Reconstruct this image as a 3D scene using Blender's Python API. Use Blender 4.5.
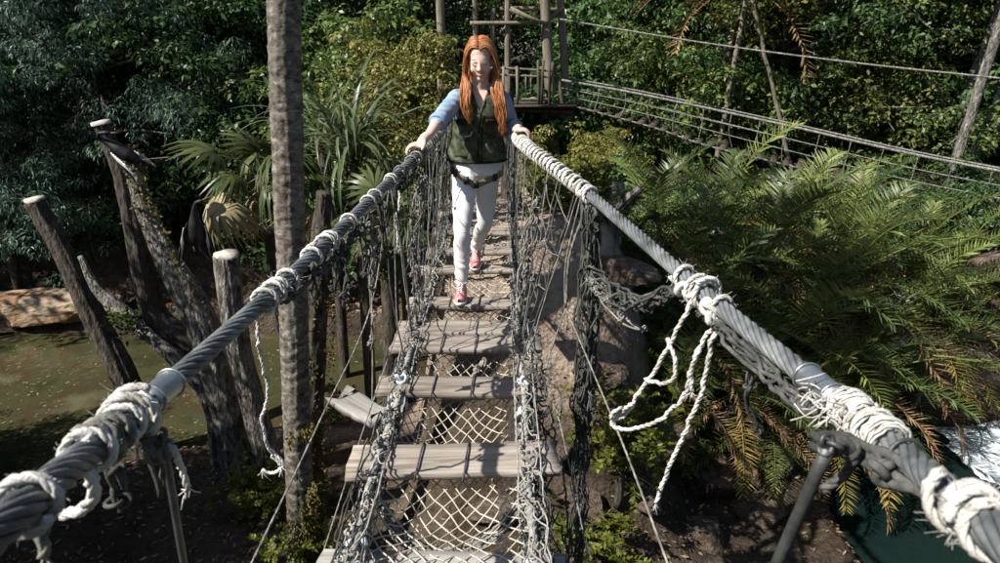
import bpy, math, random
import numpy as np
from mathutils import Vector, Matrix

for _o in list(bpy.data.objects):
    bpy.data.objects.remove(_o)
S = bpy.context.scene
COL = S.collection
R = math.radians

# ---------------------------------------------------------------- camera
PITCH = R(20.0); FOC = 650.0; CAMZ = 1.6
cam_d = bpy.data.cameras.new('camera')
cam = bpy.data.objects.new('camera', cam_d); COL.objects.link(cam)
cam.location = (0, 0, CAMZ)
cam.rotation_euler = (R(90) - PITCH, 0, 0)
cam_d.sensor_width = 36; cam_d.sensor_fit = 'HORIZONTAL'
cam_d.lens = 36 * FOC / 1000
cam_d.clip_start = 0.05; cam_d.clip_end = 600
cam_d.dof.use_dof = True; cam_d.dof.focus_distance = 3.9; cam_d.dof.aperture_fstop = 5.0
S.camera = cam

# ---------------------------------------------------------------- sky, sun, exposure
SUN = Vector((-0.95, -0.52, 1.15)).normalized()
world = bpy.data.worlds.new('World'); S.world = world
world.use_nodes = True
wn = world.node_tree.nodes; wl = world.node_tree.links
wn.clear()
w_out = wn.new('ShaderNodeOutputWorld'); w_bg = wn.new('ShaderNodeBackground')
w_sky = wn.new('ShaderNodeTexSky'); w_sky.sky_type = 'NISHITA'; w_sky.sun_disc = False
w_sky.sun_elevation = math.asin(SUN.z)
w_sky.sun_rotation = math.atan2(SUN.x, SUN.y) % (2 * math.pi)
w_bg.inputs['Strength'].default_value = 0.07
wl.new(w_sky.outputs[0], w_bg.inputs[0]); wl.new(w_bg.outputs[0], w_out.inputs[0])
sun_d = bpy.data.lights.new('sun', 'SUN'); sun_d.energy = 5.0; sun_d.angle = R(0.5)
sun_d.color = (1.0, 0.955, 0.88)
sun_o = bpy.data.objects.new('sun', sun_d); COL.objects.link(sun_o)
sun_o.rotation_euler = SUN.to_track_quat('Z', 'Y').to_euler()
sun_o.location = SUN * 40
S.render.engine = 'CYCLES'
S.view_settings.view_transform = 'Standard'; S.view_settings.look = 'None'
S.view_settings.exposure = 0.66; S.view_settings.gamma = 1.0
S.view_settings.use_curve_mapping = False
S.cycles.max_bounces = 6; S.cycles.diffuse_bounces = 3; S.cycles.glossy_bounces = 2
S.cycles.transmission_bounces = 4; S.cycles.transparent_max_bounces = 4
S.cycles.caustics_reflective = False; S.cycles.caustics_refractive = False

cp, sp = math.cos(PITCH), math.sin(PITCH)
def P(px, py, y):
    """point of the place seen at a photograph pixel, at ground distance y"""
    v = (py - 281.5) / FOC; u = (px - 500) / FOC
    z = y / (cp - v * sp)
    return np.array((u * z, y, CAMZ + z * (-sp - v * cp)))
def PZ(px, py, h):
    """the same, on the level h"""
    v = (py - 281.5) / FOC; u = (px - 500) / FOC
    z = (h - CAMZ) / (-sp - v * cp)
    return np.array((u * z, z * (cp - v * sp), h))

# ---------------------------------------------------------------- helpers
rng = np.random.default_rng(7)
random.seed(7)

def spline(pts, step):
    """smooth curve through pts, resampled at even steps"""
    p = np.asarray(pts, float)
    if len(p) == 2:
        n = max(2, int(np.linalg.norm(p[1] - p[0]) / step) + 1)
        t = np.linspace(0, 1, n)[:, None]
        return p[0] * (1 - t) + p[1] * t
    q = np.vstack([2 * p[0] - p[1], p, 2 * p[-1] - p[-2]])
    out = []
    t = np.linspace(0, 1, 13)[:-1][:, None]
    for i in range(1, len(q) - 2):
        a, b, c, d = q[i - 1], q[i], q[i + 1], q[i + 2]
        out.append(0.5 * ((2 * b) + (c - a) * t + (2 * a - 5 * b + 4 * c - d) * t ** 2 + (3 * b - a - 3 * c + d) * t ** 3))
    c = np.vstack(out + [p[-1:]])
    L = np.concatenate([[0], np.cumsum(np.linalg.norm(np.diff(c, axis=0), axis=1))])
    n = max(3, int(L[-1] / step) + 1)
    s = np.linspace(0, L[-1], n)
    return np.stack([np.interp(s, L, c[:, k]) for k in range(3)], 1)

def frames(p):
    T = np.gradient(p, axis=0)
    T /= np.linalg.norm(T, axis=1)[:, None] + 1e-12
    a = np.array((0, 0, 1.0)) if abs(T[0][2]) < 0.9 else np.array((1.0, 0, 0))
    n = np.cross(T[0], a); n /= np.linalg.norm(n)
    N = np.empty_like(p); N[0] = n
    for i in range(1, len(p)):
        n = n - T[i] * np.dot(n, T[i]); n /= np.linalg.norm(n) + 1e-12
        N[i] = n
    return T, N, np.cross(T, N)

def arclen(p):
    return np.concatenate([[0], np.cumsum(np.linalg.norm(np.diff(p, axis=0), axis=1))])

class MB:
    """collects shapes that become ONE mesh"""
    def __init__(s): s.v = []; s.q = []; s.t = []; s.n = 0
    def add(s, v, q=None, t=None):
        v = np.asarray(v, float).reshape(-1, 3)
        if q is not None and len(q): s.q.append(np.asarray(q, int).reshape(-1, 4) + s.n)
        if t is not None and len(t): s.t.append(np.asarray(t, int).reshape(-1, 3) + s.n)
        s.v.append(v); s.n += len(v); return s
    def tube(s, pts, r, sides=6, caps=True, ell=None):
        p = np.asarray(pts, float); n = len(p)
        r = np.broadcast_to(np.asarray(r, float), (n,))
        T, N, B = frames(p)
        a = np.linspace(0, 2 * np.pi, sides, endpoint=False)
        e = 1.0 if ell is None else ell
        ring = p[:, None] + r[:, None, None] * (np.cos(a)[None, :, None] * N[:, None] + e * np.sin(a)[None, :, None] * B[:, None])
        i = np.arange(n - 1)[:, None] * sides; j = np.arange(sides)[None]; j2 = (j + 1) % sides
        q = np.stack([i + j, i + j2, i + sides + j2, i + sides + j], -1).reshape(-1, 4)
        v = ring.reshape(-1, 3); t = None
        if caps:
            v = np.vstack([v, p[:1], p[-1:]]); m = n * sides
            k = np.arange(sides); k2 = (k + 1) % sides
            t = np.vstack([np.stack([np.full(sides, m), k2, k], 1), np.stack([np.full(sides, m + 1), (n - 1) * sides + k, (n - 1) * sides + k2], 1)])
        return s.add(v, q, t)
    def rope(s, pts, rad, n=3, pitch=None, sides=5, step=None, fuzz=0.0):
        """laid rope of n strands along pts"""
        sr = rad * 0.60 if n == 3 else rad * 0.36
        pitch = pitch or rad * 7
        p = spline(pts, step or pitch / 9)
        if fuzz: p = p + rng.normal(0, fuzz, p.shape)
        T, N, B = frames(p); L = arclen(p)
        for k in range(n):
            ph = 2 * np.pi * (L / pitch + k / n)
            c = p + (rad - sr) * (np.cos(ph)[:, None] * N + np.sin(ph)[:, None] * B)
            s.tube(c, sr, sides)
        return s
    def knot(s, c, size, r, seed=0, sides=5, n=34):
        """a tied knot: trefoil of rope"""
        g = np.random.default_rng(seed)
        t = np.linspace(0, 2 * np.pi, n)
        k = np.stack([np.sin(t) + 2 * np.sin(2 * t), np.cos(t) - 2 * np.cos(2 * t), -1.3 * np.sin(3 * t)], 1) / 3 * size
        k = k * g.uniform(0.75, 1.25, 3)
        q = Matrix.Rotation(g.uniform(0, 6.3), 3, Vector(g.normal(0, 1, 3)))
        k = k @ np.array(q).T
        return s.tube(k + np.asarray(c), r, sides, caps=False)
    def box(s, c, size, rot=None):
        h = np.asarray(size, float) / 2
        v = np.array([(x, y, z) for x in (-1, 1) for y in (-1, 1) for z in (-1, 1)], float) * h
        if rot is not None: v = v @ np.array(rot).T
        return s.add(v + np.asarray(c), [(0, 1, 3, 2), (4, 6, 7, 5), (0, 4, 5, 1), (2, 3, 7, 6), (0, 2, 6, 4), (1, 5, 7, 3)])
    def grid(s, G, closed_u=False):
        nu, nv = G.shape[:2]
        i = np.arange(nu if closed_u else nu - 1)[:, None]; j = np.arange(nv - 1)[None]
        i2 = (i + 1) % nu
        q = np.stack([i * nv + j, i2 * nv + j, i2 * nv + j + 1, i * nv + j + 1], -1).reshape(-1, 4)
        return s.add(G.reshape(-1, 3), q)
    def ellipsoid(s, c, rad, rot=None, nu=14, nv=9):
        a = np.linspace(0, 2 * np.pi, nu, endpoint=False)[:, None]; b = np.linspace(0.02, np.pi - 0.02, nv)[None]
        G = np.stack([np.cos(a) * np.sin(b), np.sin(a) * np.sin(b), np.cos(b) + 0 * a], -1) * np.asarray(rad)
        if rot is not None: G = G @ np.array(rot).T
        return s.grid(G + np.asarray(c), True)
    def mesh(s, name, smooth=False, mats=()):
        V = np.vstack(s.v).astype(np.float32)
        Q = np.vstack(s.q) if s.q else np.zeros((0, 4), int)
        T = np.vstack(s.t) if s.t else np.zeros((0, 3), int)
        m = bpy.data.meshes.new(name)
        m.vertices.add(len(V)); m.vertices.foreach_set('co', V.ravel())
        nl = Q.size + T.size
        m.loops.add(nl); m.loops.foreach_set('vertex_index', np.concatenate([Q.ravel(), T.ravel()]).astype(np.int32))
        m.polygons.add(len(Q) + len(T))
        m.polygons.foreach_set('loop_start', np.concatenate([np.arange(len(Q)) * 4, Q.size + np.arange(len(T)) * 3]).astype(np.int32))
        if smooth: m.polygons.foreach_set('use_smooth', np.ones(len(Q) + len(T), bool))
        m.update(calc_edges=True)
        for k in mats: m.materials.append(k)
        return m
    def build(s, name, mat, parent=None, smooth=True):
        if parent is not None:
            off = np.array(parent.matrix_world_loc) if False else np.array(WLOC.get(parent.name, (0, 0, 0)))
            s.v = [v - off for v in s.v]
        return link(name, s.mesh(name, smooth, [mat]), parent)

WLOC = {}          # world location of things, so that parts can be given in world coordinates
def link(name, data, parent=None):
    o = bpy.data.objects.new(name, data); COL.objects.link(o)
    if parent is not None:
        o.parent = parent; WLOC[o.name] = WLOC.get(parent.name, (0, 0, 0))
    return o
def tag(o, label=None, cat=None, group=None, kind=None):
    if label: o['label'] = label
    if cat: o['category'] = cat
    if group: o['group'] = group
    if kind: o['kind'] = kind
    return o
def thing(name, loc, label, cat, group=None, rz=0.0):
    o = bpy.data.objects.new(name, None); COL.objects.link(o)
    o.empty_display_size = 0.1
    o.location = tuple(float(k) for k in loc); o.rotation_euler = (0, 0, rz)
    WLOC[o.name] = tuple(float(k) for k in loc)
    return tag(o, label, cat, group)
def clone(o, parent=None):
    c = o.copy(); COL.objects.link(c)
    if parent is not None: c.parent = parent
    for ch in list(o.children): clone(ch, c)
    return c

def sstep(a, b, x):
    t = np.clip((x - a) / (b - a), 0, 1); return t * t * (3 - 2 * t)
_NG = np.random.default_rng(3).random((64, 64))
def noise2(x, y):
    xi = np.floor(x).astype(int); yi = np.floor(y).astype(int)
    fx = x - xi; fy = y - yi; fx = fx * fx * (3 - 2 * fx); fy = fy * fy * (3 - 2 * fy)
    g = lambda a, b: _NG[a % 64, b % 64]
    return (g(xi, yi) * (1 - fx) + g(xi + 1, yi) * fx) * (1 - fy) + (g(xi, yi + 1) * (1 - fx) + g(xi + 1, yi + 1) * fx) * fy
def fbm(x, y, o=4):
    s = 0; a = 0.5
    for k in range(o): s = s + a * (noise2(x * 2 ** k + 7.3 * k, y * 2 ** k + 3.1 * k) - 0.5); a *= 0.55
    return s

# ---------------------------------------------------------------- materials
def nodes_of(name):
    m = bpy.data.materials.new(name); m.use_nodes = True
    nt = m.node_tree
    return m, nt, nt.nodes, nt.links, nt.nodes['Principled BSDF']
def ramp(nt, cols, pos=None):
    r = nt.nodes.new('ShaderNodeValToRGB'); e = r.color_ramp.elements
    pos = pos or [i / (len(cols) - 1) for i in range(len(cols))]
    while len(e) < len(cols): e.new(0.5)
    for k, (c, p) in enumerate(zip(cols, pos)):
        e[k].position = p; e[k].color = (*c, 1)
    return r
def surf(name, cols, scale=8.0, stretch=(1, 1, 1), rough=0.8, bump=0.3, bscale=None, detail=6, metallic=0.0, pos=None, spec=0.3, dist=0.0, bdist=0.01, vary=0.0):
    m, nt, N, L, b = nodes_of(name)
    tc = N.new('ShaderNodeTexCoord'); mp = N.new('ShaderNodeMapping'); mp.inputs['Scale'].default_value = stretch
    L.new(tc.outputs['Object'], mp.inputs[0])
    nz = N.new('ShaderNodeTexNoise'); nz.inputs['Scale'].default_value = scale; nz.inputs['Detail'].default_value = detail
    nz.inputs['Roughness'].default_value = 0.65; nz.inputs['Distortion'].default_value = dist
    L.new(mp.outputs[0], nz.inputs['Vector'])
    r = ramp(nt, cols, pos or [0.3 + 0.4 * i / (len(cols) - 1) for i in range(len(cols))])
    L.new(nz.outputs['Fac'], r.inputs[0])
    out = r.outputs[0]
    if vary:
        oi = N.new('ShaderNodeObjectInfo'); hs = N.new('ShaderNodeHueSaturation')
        mr = N.new('ShaderNodeMapRange'); mr.inputs[3].default_value = 1 - vary; mr.inputs[4].default_value = 1 + vary
        L.new(oi.outputs['Random'], mr.inputs[0]); L.new(mr.outputs[0], hs.inputs['Value']); L.new(out, hs.inputs['Color']); out = hs.outputs[0]
    L.new(out, b.inputs['Base Color'])
    b.inputs['Roughness'].default_value = rough; b.inputs['Metallic'].default_value = metallic
    b.inputs['Specular IOR Level'].default_value = spec
    if bump:
        n2 = N.new('ShaderNodeTexNoise'); n2.inputs['Scale'].default_value = bscale or scale * 3; n2.inputs['Detail'].default_value = 5
        L.new(mp.outputs[0], n2.inputs['Vector'])
        bp = N.new('ShaderNodeBump'); bp.inputs['Strength'].default_value = bump; bp.inputs['Distance'].default_value = bdist
        L.new(n2.outputs['Fac'], bp.inputs['Height']); L.new(bp.outputs[0], b.inputs['Normal'])
    return m
def leafmat(name, cols, rough=0.5, trans=0.3, vary=0.25, spec=0.35):
    m, nt, N, L, b = nodes_of(name)
    g = N.new('ShaderNodeNewGeometry'); r = ramp(nt, cols)
    L.new(g.outputs['Random Per Island'], r.inputs[0])
    oi = N.new('ShaderNodeObjectInfo'); hs = N.new('ShaderNodeHueSaturation')
    mr = N.new('ShaderNodeMapRange'); mr.inputs[3].default_value = 1 - vary; mr.inputs[4].default_value = 1 + vary
    L.new(oi.outputs['Random'], mr.inputs[0]); L.new(mr.outputs[0], hs.inputs['Value'])
    L.new(r.outputs[0], hs.inputs['Color']); L.new(hs.outputs[0], b.inputs['Base Color'])
    b.inputs['Roughness'].default_value = rough; b.inputs['Specular IOR Level'].default_value = spec
    t = N.new('ShaderNodeBsdfTranslucent'); L.new(hs.outputs[0], t.inputs['Color'])
    mx = N.new('ShaderNodeMixShader'); mx.inputs[0].default_value = trans
    L.new(b.outputs[0], mx.inputs[1]); L.new(t.outputs[0], mx.inputs[2])
    L.new(mx.outputs[0], N['Material Output'].inputs['Surface'])
    return m

M = {}
M['rope_white'] = surf('rope_white', [(.30, .28, .24), (.60, .58, .54), (.80, .79, .765)], 16, rough=.9, bump=.9, bscale=260, spec=.1, bdist=.003)
M['rope_grey'] = surf('rope_grey', [(.085, .082, .072), (.21, .205, .185), (.39, .38, .35)], 22, rough=.85, bump=.8, bscale=240, spec=.15, bdist=.003)
M['rope_pale'] = surf('rope_pale', [(.15, .145, .13), (.31, .30, .275), (.50, .485, .45)], 22, rough=.85, bump=.8, bscale=240, spec=.15, bdist=.003)
M['rope_dark'] = surf('rope_dark', [(.026, .027, .025), (.068, .07, .065), (.16, .16, .148)], 18, rough=.85, bump=.6, bscale=200, spec=.2, bdist=.003)
M['net_cord'] = surf('net_cord', [(.30, .27, .21), (.48, .44, .365), (.62, .58, .50)], 9, rough=.9, bump=.4, bscale=300, spec=.1, bdist=.002)
M['net_blue'] = surf('net_blue', [(.33, .38, .42), (.52, .58, .63), (.68, .70, .71)], 25, rough=.85, bump=.5, bscale=220, spec=.1, bdist=.003)
M['cable'] = surf('cable', [(.03, .034, .035), (.10, .11, .113), (.175, .187, .19), (.29, .30, .298)], 9, rough=.55, bump=.8, bscale=320, spec=.45, bdist=.0025)
M['cable_core'] = surf('cable_core', [(.03, .03, .03), (.07, .07, .07)], 20, rough=.8)
M['steel'] = surf('steel', [(.35, .38, .41), (.55, .58, .60)], 12, rough=.38, bump=.15, metallic=.85)
M['steel_dark'] = surf('steel_dark', [(.06, .065, .065), (.14, .145, .14)], 12, rough=.5, bump=.3, metallic=.6)
M['plank'] = surf('plank', [(.10, .083, .068), (.28, .242, .205), (.42, .375, .33)], 3.2, (.55, 9, 9), rough=.9, bump=.85, bscale=7, spec=.15, dist=.6, bdist=.006, vary=.14)
M['plank_grey'] = surf('plank_grey', [(.14, .13, .12), (.30, .285, .265), (.44, .42, .39)], 3.2, (.55, 9, 9), rough=.85, bump=.55, bscale=7, spec=.15, dist=.6, bdist=.006, vary=.1)
M['pole'] = surf('pole', [(.10, .082, .06), (.20, .17, .13), (.29, .255, .205)], 4, (5, 5, .6), rough=.85, bump=.5, spec=.15)
M['pole_dark'] = surf('pole_dark', [(.05, .04, .03), (.12, .10, .08)], 4, (5, 5, .6), rough=.85, bump=.5, spec=.15)
M['bark'] = surf('bark', [(.02, .018, .015), (.11, .10, .088), (.24, .23, .205), (.46, .45, .42)], 6, (2.4, 2.4, .8), rough=.95, bump=1.0, bscale=14, spec=.05, bdist=.05, dist=1.0)
M['bark_dark'] = surf('bark_dark', [(.02, .018, .014), (.07, .06, .05), (.14, .125, .105)], 7, (2.4, 2.4, .75), rough=.9, bump=1.0, bscale=12, spec=.1, bdist=.03, dist=.5)
M['cutwood'] = surf('cutwood', [(.22, .19, .15), (.48, .44, .38), (.64, .61, .56)], 14, rough=.8, bump=.2)
M['moss'] = leafmat('moss', [(.05, .055, .012), (.10, .085, .02), (.16, .12, .03)], .7, .15)
M['skin'] = surf('skin', [(.64, .43, .35), (.71, .50, .42)], 6, rough=.5, bump=.05, spec=.3)
M['lips'] = surf('lips', [(.48, .14, .13), (.53, .17, .15)], 30, rough=.4, bump=.05)
M['teeth'] = surf('teeth', [(.8, .78, .73), (.85, .83, .8)], 10, rough=.3, bump=0)
M['lash'] = surf('lash', [(.09, .05, .035), (.13, .07, .05)], 20, rough=.6, bump=0)
M['brow'] = surf('brow', [(.25, .10, .05), (.32, .14, .07)], 40, rough=.7, bump=0)
M['hair'] = leafmat('hair', [(.22, .072, .026), (.42, .15, .05), (.62, .29, .12)], .42, .15, 0, .4)
def fabric(name, cols, scale, weave=420, bump=.4, rough=.85, pos=None, dist=0.0):
    return surf(name, cols, scale, rough=rough, bump=bump, bscale=weave, spec=.1, pos=pos, dist=dist, bdist=.002)
M['denim'] = fabric('denim', [(.16, .25, .36), (.27, .37, .48), (.38, .47, .56)], 11)
M['vest'] = fabric('vest', [(.016, .018, .012), (.05, .06, .036), (.10, .112, .07), (.16, .17, .115)], 13, dist=1.2)
M['vest_dark'] = fabric('vest_dark', [(.012, .014, .012), (.03, .034, .028)], 20)
M['white_jeans'] = fabric('white_jeans', [(.70, .69, .71), (.80, .79, .80), (.84, .83, .83)], 7, 300, .35)
M['strap_tan'] = fabric('strap_tan', [(.22, .19, .12), (.30, .26, .17)], 40)
M['black'] = surf('black', [(.012, .012, .013), (.025, .025, .026)], 20, rough=.45, bump=.1)
M['coral'] = fabric('coral', [(.66, .17, .18), (.76, .26, .26)], 20)
M['coral_pale'] = fabric('coral_pale', [(.75, .33, .27), (.80, .42, .35)], 20)
M['rubber'] = surf('rubber', [(.72, .71, .68), (.80, .79, .77)], 20, rough=.6, bump=.1)
M['feather'] = surf('feather', [(.008, .008, .009), (.025, .025, .027)], 20, (1, 1, 4), rough=.5, bump=.3)
M['feather_silver'] = surf('feather_silver', [(.45, .45, .44), (.68, .67, .65)], 20, rough=.6, bump=.2)
M['feather_brown'] = surf('feather_brown', [(.13, .09, .06), (.24, .17, .12)], 20, rough=.6, bump=.2)
M['rock_red'] = surf('rock_red', [(.035, .027, .02), (.10, .074, .056), (.17, .13, .105), (.27, .22, .185)], 6, rough=.9, bump=1.0, bscale=22, spec=.15, bdist=.04, dist=.4)
M['sneaker_toe'] = fabric('sneaker_toe', [(.70, .30, .30), (.78, .40, .39)], 20)
M['rock_orange'] = surf('rock_orange', [(.10, .07, .05), (.27, .165, .095), (.42, .33, .24), (.5, .45, .38)], 1.6, rough=.9, bump=.9, bscale=8, spec=.15, bdist=.05, dist=.6)
# ================================================================ THE SETTING
WATER = -4.0
def gh(x, y):
    x = np.asarray(x, float); y = np.asarray(y, float)
    wob = 0.9 * fbm(x * 0.45 + 11, y * 0.45 + 5)
    n = 0.42 * fbm(x * 0.8, y * 0.8) + 0.10 * fbm(x * 3.1, y * 3.1)
    floor = -3.62 + 0 * x
    # shallow stream bed seen low on the right, under the loose ropes
    floor = floor - 0.5 * sstep(0, .7, 5.75 + .15 * x + wob - y) * sstep(.6, 1.3, x)
    # pond on the left
    e = y - (8.6 + 0.39 * (x + 1.85)) + wob
    pond = sstep(0, .9, e) * sstep(0, .9, 12.7 + wob - y) * sstep(0, .8, -.75 + .4 * wob - x)
    # land beyond the pond
    backL = -3.7 + 1.5 * sstep(12.5, 14.2, y + wob) + 0.9 * sstep(14, 22, y)
    # earth bank that carries the far end of the bridge
    bank = -3.6 + 3.35 * sstep(4.9, 7.35, y + 0.5 * wob) - 0.8 * sstep(9.6, 15, y)
    # slope with the date palms
    shf = 1.7 * sstep(4.6, 6.4, x)
    backR = -3.6 + 1.25 * sstep(6.2 + shf, 8.8 + shf, y + wob) + 1.2 * sstep(8.8, 14.5, y)
    wL = sstep(-.45, -1.3, x + .3 * wob); wR = sstep(1.0, 2.4, x + .4 * wob)
    back = bank * (1 - wL) * (1 - wR) + backL * wL + backR * wR * (1 - wL)
    h = np.maximum(floor, back)
    h = h * (1 - pond) + (-4.55) * pond
    stream = sstep(3.7, 4.6, x + .3 * wob) * sstep(8.4 + shf * .5, 7.5 + shf * .5, y + .6 * wob)
    h = h * (1 - stream) - 4.6 * stream
    h = np.maximum(h, -3.9 + 2.4 * sstep(-10.0, -14, x + wob) - 3 * sstep(-12, -8, x))
    near = sstep(1.3, -0.7, y)
    h = h * (1 - near) + (-0.14) * near
    return h + n * (1 - .7 * near)

def axis(a, b, fine0, fine1, d):
    mid = np.arange(fine0, fine1 + 1e-6, d)
    g0 = fine0 - np.cumsum(d * 1.35 ** np.arange(1, 25)); g1 = fine1 + np.cumsum(d * 1.35 ** np.arange(1, 25))
    return np.concatenate([[a], g0[g0 > a][::-1], mid, g1[g1 < b], [b]])
gx = axis(-250, 250, -13, 14, .11); gy = axis(-200, 300, 4.4, 17, .11)
GX, GY = np.meshgrid(gx, gy, indexing='ij')
mg, nt, N, L, b = nodes_of('soil')
tc = N.new('ShaderNodeTexCoord')
n1 = N.new('ShaderNodeTexNoise'); n1.inputs['Scale'].default_value = .55; n1.inputs['Detail'].default_value = 5
n2 = N.new('ShaderNodeTexNoise'); n2.inputs['Scale'].default_value = 6; n2.inputs['Detail'].default_value = 9; n2.inputs['Roughness'].default_value = .7
n3 = N.new('ShaderNodeTexVoronoi'); n3.inputs['Scale'].default_value = 22
for k in (n1, n2, n3): L.new(tc.outputs['Object'], k.inputs['Vector'])
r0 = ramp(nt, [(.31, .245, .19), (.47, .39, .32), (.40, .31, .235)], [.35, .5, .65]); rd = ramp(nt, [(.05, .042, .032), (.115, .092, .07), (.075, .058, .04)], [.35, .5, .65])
at_ = N.new('ShaderNodeAttribute'); at_.attribute_name = 'tan_shade_mix'; r1 = N.new('ShaderNodeMixRGB'); L.new(at_.outputs['Fac'], r1.inputs[0]); L.new(rd.outputs[0], r1.inputs[1]); L.new(r0.outputs[0], r1.inputs[2]); L.new(n1.outputs['Fac'], rd.inputs[0])
r2 = ramp(nt, [(.30, .26, .22), (.75, .72, .70), (1, 1, 1)], [.28, .5, .72])
L.new(n1.outputs['Fac'], r0.inputs[0]); L.new(n2.outputs['Fac'], r2.inputs[0])
mx = N.new('ShaderNodeMixRGB'); mx.blend_type = 'MULTIPLY'; mx.inputs[0].default_value = 1
L.new(r1.outputs[0], mx.inputs[1]); L.new(r2.outputs[0], mx.inputs[2])
L.new(mx.outputs[0], b.inputs['Base Color']); b.inputs['Roughness'].default_value = .95; b.inputs['Specular IOR Level'].default_value = .1
ad = N.new('ShaderNodeMath'); ad.operation = 'ADD'; L.new(n2.outputs['Fac'], ad.inputs[0])
ml = N.new('ShaderNodeMath'); ml.operation = 'MULTIPLY'; ml.inputs[1].default_value = .35; L.new(n3.outputs['Distance'], ml.inputs[0]); L.new(ml.outputs[0], ad.inputs[1])
bp = N.new('ShaderNodeBump'); bp.inputs['Strength'].default_value = .9; bp.inputs['Distance'].default_value = .06
L.new(ad.outputs[0], bp.inputs['Height']); L.new(bp.outputs[0], b.inputs['Normal'])
M['soil'] = mg
g = MB(); g.grid(np.stack([GX, GY, gh(GX, GY)], -1))
go = tag(g.build('ground', mg), kind='structure')
GZ = gh(GX, GY); tan = np.clip(sstep(-1.5, -.6, GX) * sstep(2.6, 1.6, GX) * sstep(5.9 - .9 * sstep(.1, .5, GX), 6.9 - .9 * sstep(.1, .5, GX), GY + .8 * fbm(GX * 2, GY * 2)) * sstep(10.5, 9.0, GY) + sstep(7.6, 8.2, GY - .39 * (GX + 1.85)) * sstep(-3.4, -2.6, GX) * (GY < 9.5), 0, 1)  # tan earth on bank and shore; darkened under the deck to paint in shade
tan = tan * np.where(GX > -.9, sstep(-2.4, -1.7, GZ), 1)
at = go.data.attributes.new('tan_shade_mix', 'FLOAT', 'POINT'); at.data.foreach_set('value', tan.astype(np.float32).ravel())

# water: shallow, silty and green-brown in the pond, dark in the stream
mw, nt, N, L, b = nodes_of('pond_water')
tc = N.new('ShaderNodeTexCoord')
n1 = N.new('ShaderNodeTexNoise'); n1.inputs['Scale'].default_value = .9; n1.inputs['Detail'].default_value = 9; n1.inputs['Roughness'].default_value = .62; n1.inputs['Distortion'].default_value = .15
n2 = N.new('ShaderNodeTexNoise'); n2.inputs['Scale'].default_value = 5; n2.inputs['Detail'].default_value = 3
L.new(tc.outputs['Object'], n1.inputs['Vector']); L.new(tc.outputs['Object'], n2.inputs['Vector'])
r1 = ramp(nt, [(.026, .029, .013), (.056, .057, .027), (.055, .041, .022), (.10, .097, .057)], [.32, .47, .57, .68])
L.new(n1.outputs['Fac'], r1.inputs[0])
sx = N.new('ShaderNodeSeparateXYZ'); L.new(tc.outputs['Object'], sx.inputs[0])
mr = N.new('ShaderNodeMapRange'); mr.inputs[1].default_value = 2.6; mr.inputs[2].default_value = 4.3; L.new(sx.outputs['X'], mr.inputs[0])
mx = N.new('ShaderNodeMixRGB'); mx.inputs[2].default_value = (.006, .016, .015, 1); L.new(mr.outputs[0], mx.inputs[0]); L.new(r1.outputs[0], mx.inputs[1])
L.new(mx.outputs[0], b.inputs['Base Color']); b.inputs['Roughness'].default_value = .07; b.inputs['Specular IOR Level'].default_value = .5
bp = N.new('ShaderNodeBump'); bp.inputs['Strength'].default_value = .28; bp.inputs['Distance'].default_value = .05
L.new(n2.outputs['Fac'], bp.inputs['Height']); L.new(bp.outputs[0], b.inputs['Normal'])
w = MB(); wx = np.linspace(-60, 60, 13); wy = np.linspace(2, 60, 8)
WX, WY = np.meshgrid(wx, wy, indexing='ij'); w.grid(np.stack([WX, WY, 0 * WX + WATER], -1))
tag(w.build('water', mw, smooth=False), kind='structure')

# white water running between the rocks on the right
M['foam'] = surf('foam', [(.16, .22, .24), (.58, .64, .67), (.88, .9, .9)], 3.2, (1.2, .5, 1), rough=.35, bump=.7, bscale=12, pos=[.36, .50, .62], bdist=.05)
fx = np.linspace(6.6, 12.5, 120); fy = np.linspace(6.9, 8.9, 48)
FX, FY = np.meshgrid(fx, fy, indexing='ij')
edge = sstep(6.6, 7.5, FX + 2.2 * fbm(FX * 1.5, FY * 2)) * sstep(6.9, 7.5, FY + 1.2 * fbm(FX * 1.2, FY * 2)) * sstep(8.9, 8.4, FY)
FZ = WATER - .07 + .10 * edge + .16 * fbm(FX * 2.5, FY * 3) * edge + .12 * np.maximum(0, FX - 6.2)
f = MB(); f.grid(np.stack([FX, FY, FZ], -1)); fo = f.build('white_water', M['foam'])
tag(fo, kind='structure')

# rocks -----------------------------------------------------------------
def rock_mesh(seed, sub=4, rough=.35, flat=1.0):
    import bmesh
    g = np.random.default_rng(seed)
    bm = bmesh.new(); bmesh.ops.create_icosphere(bm, subdivisions=sub, radius=1)
    V = np.array([v.co[:] for v in bm.verts])
    for _ in range(16):                                   # knock flat faces off
        d = g.normal(0, 1, 3); d /= np.linalg.norm(d); c = g.uniform(.42, .75)
        s = V @ d; k = s > c; V[k] -= np.outer((s[k] - c) * .92, d)
    V += V * (rough * (fbm(V[:, 0] * 2.2 + seed, V[:, 1] * 2.2 + V[:, 2] * 2.7) * .55)[:, None])
    V += V * (.10 * fbm(V[:, 0] * 7 + seed, V[:, 1] * 7 + V[:, 2] * 8))[:, None]
    for v, c in zip(bm.verts, V): v.co = c
    m = bpy.data.meshes.new('rock'); bm.to_mesh(m); bm.free()
    for p in m.polygons: p.use_smooth = False
    return m
ROCKS = [rock_mesh(s) for s in (1, 2, 3, 4)]
_rm = {}
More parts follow.
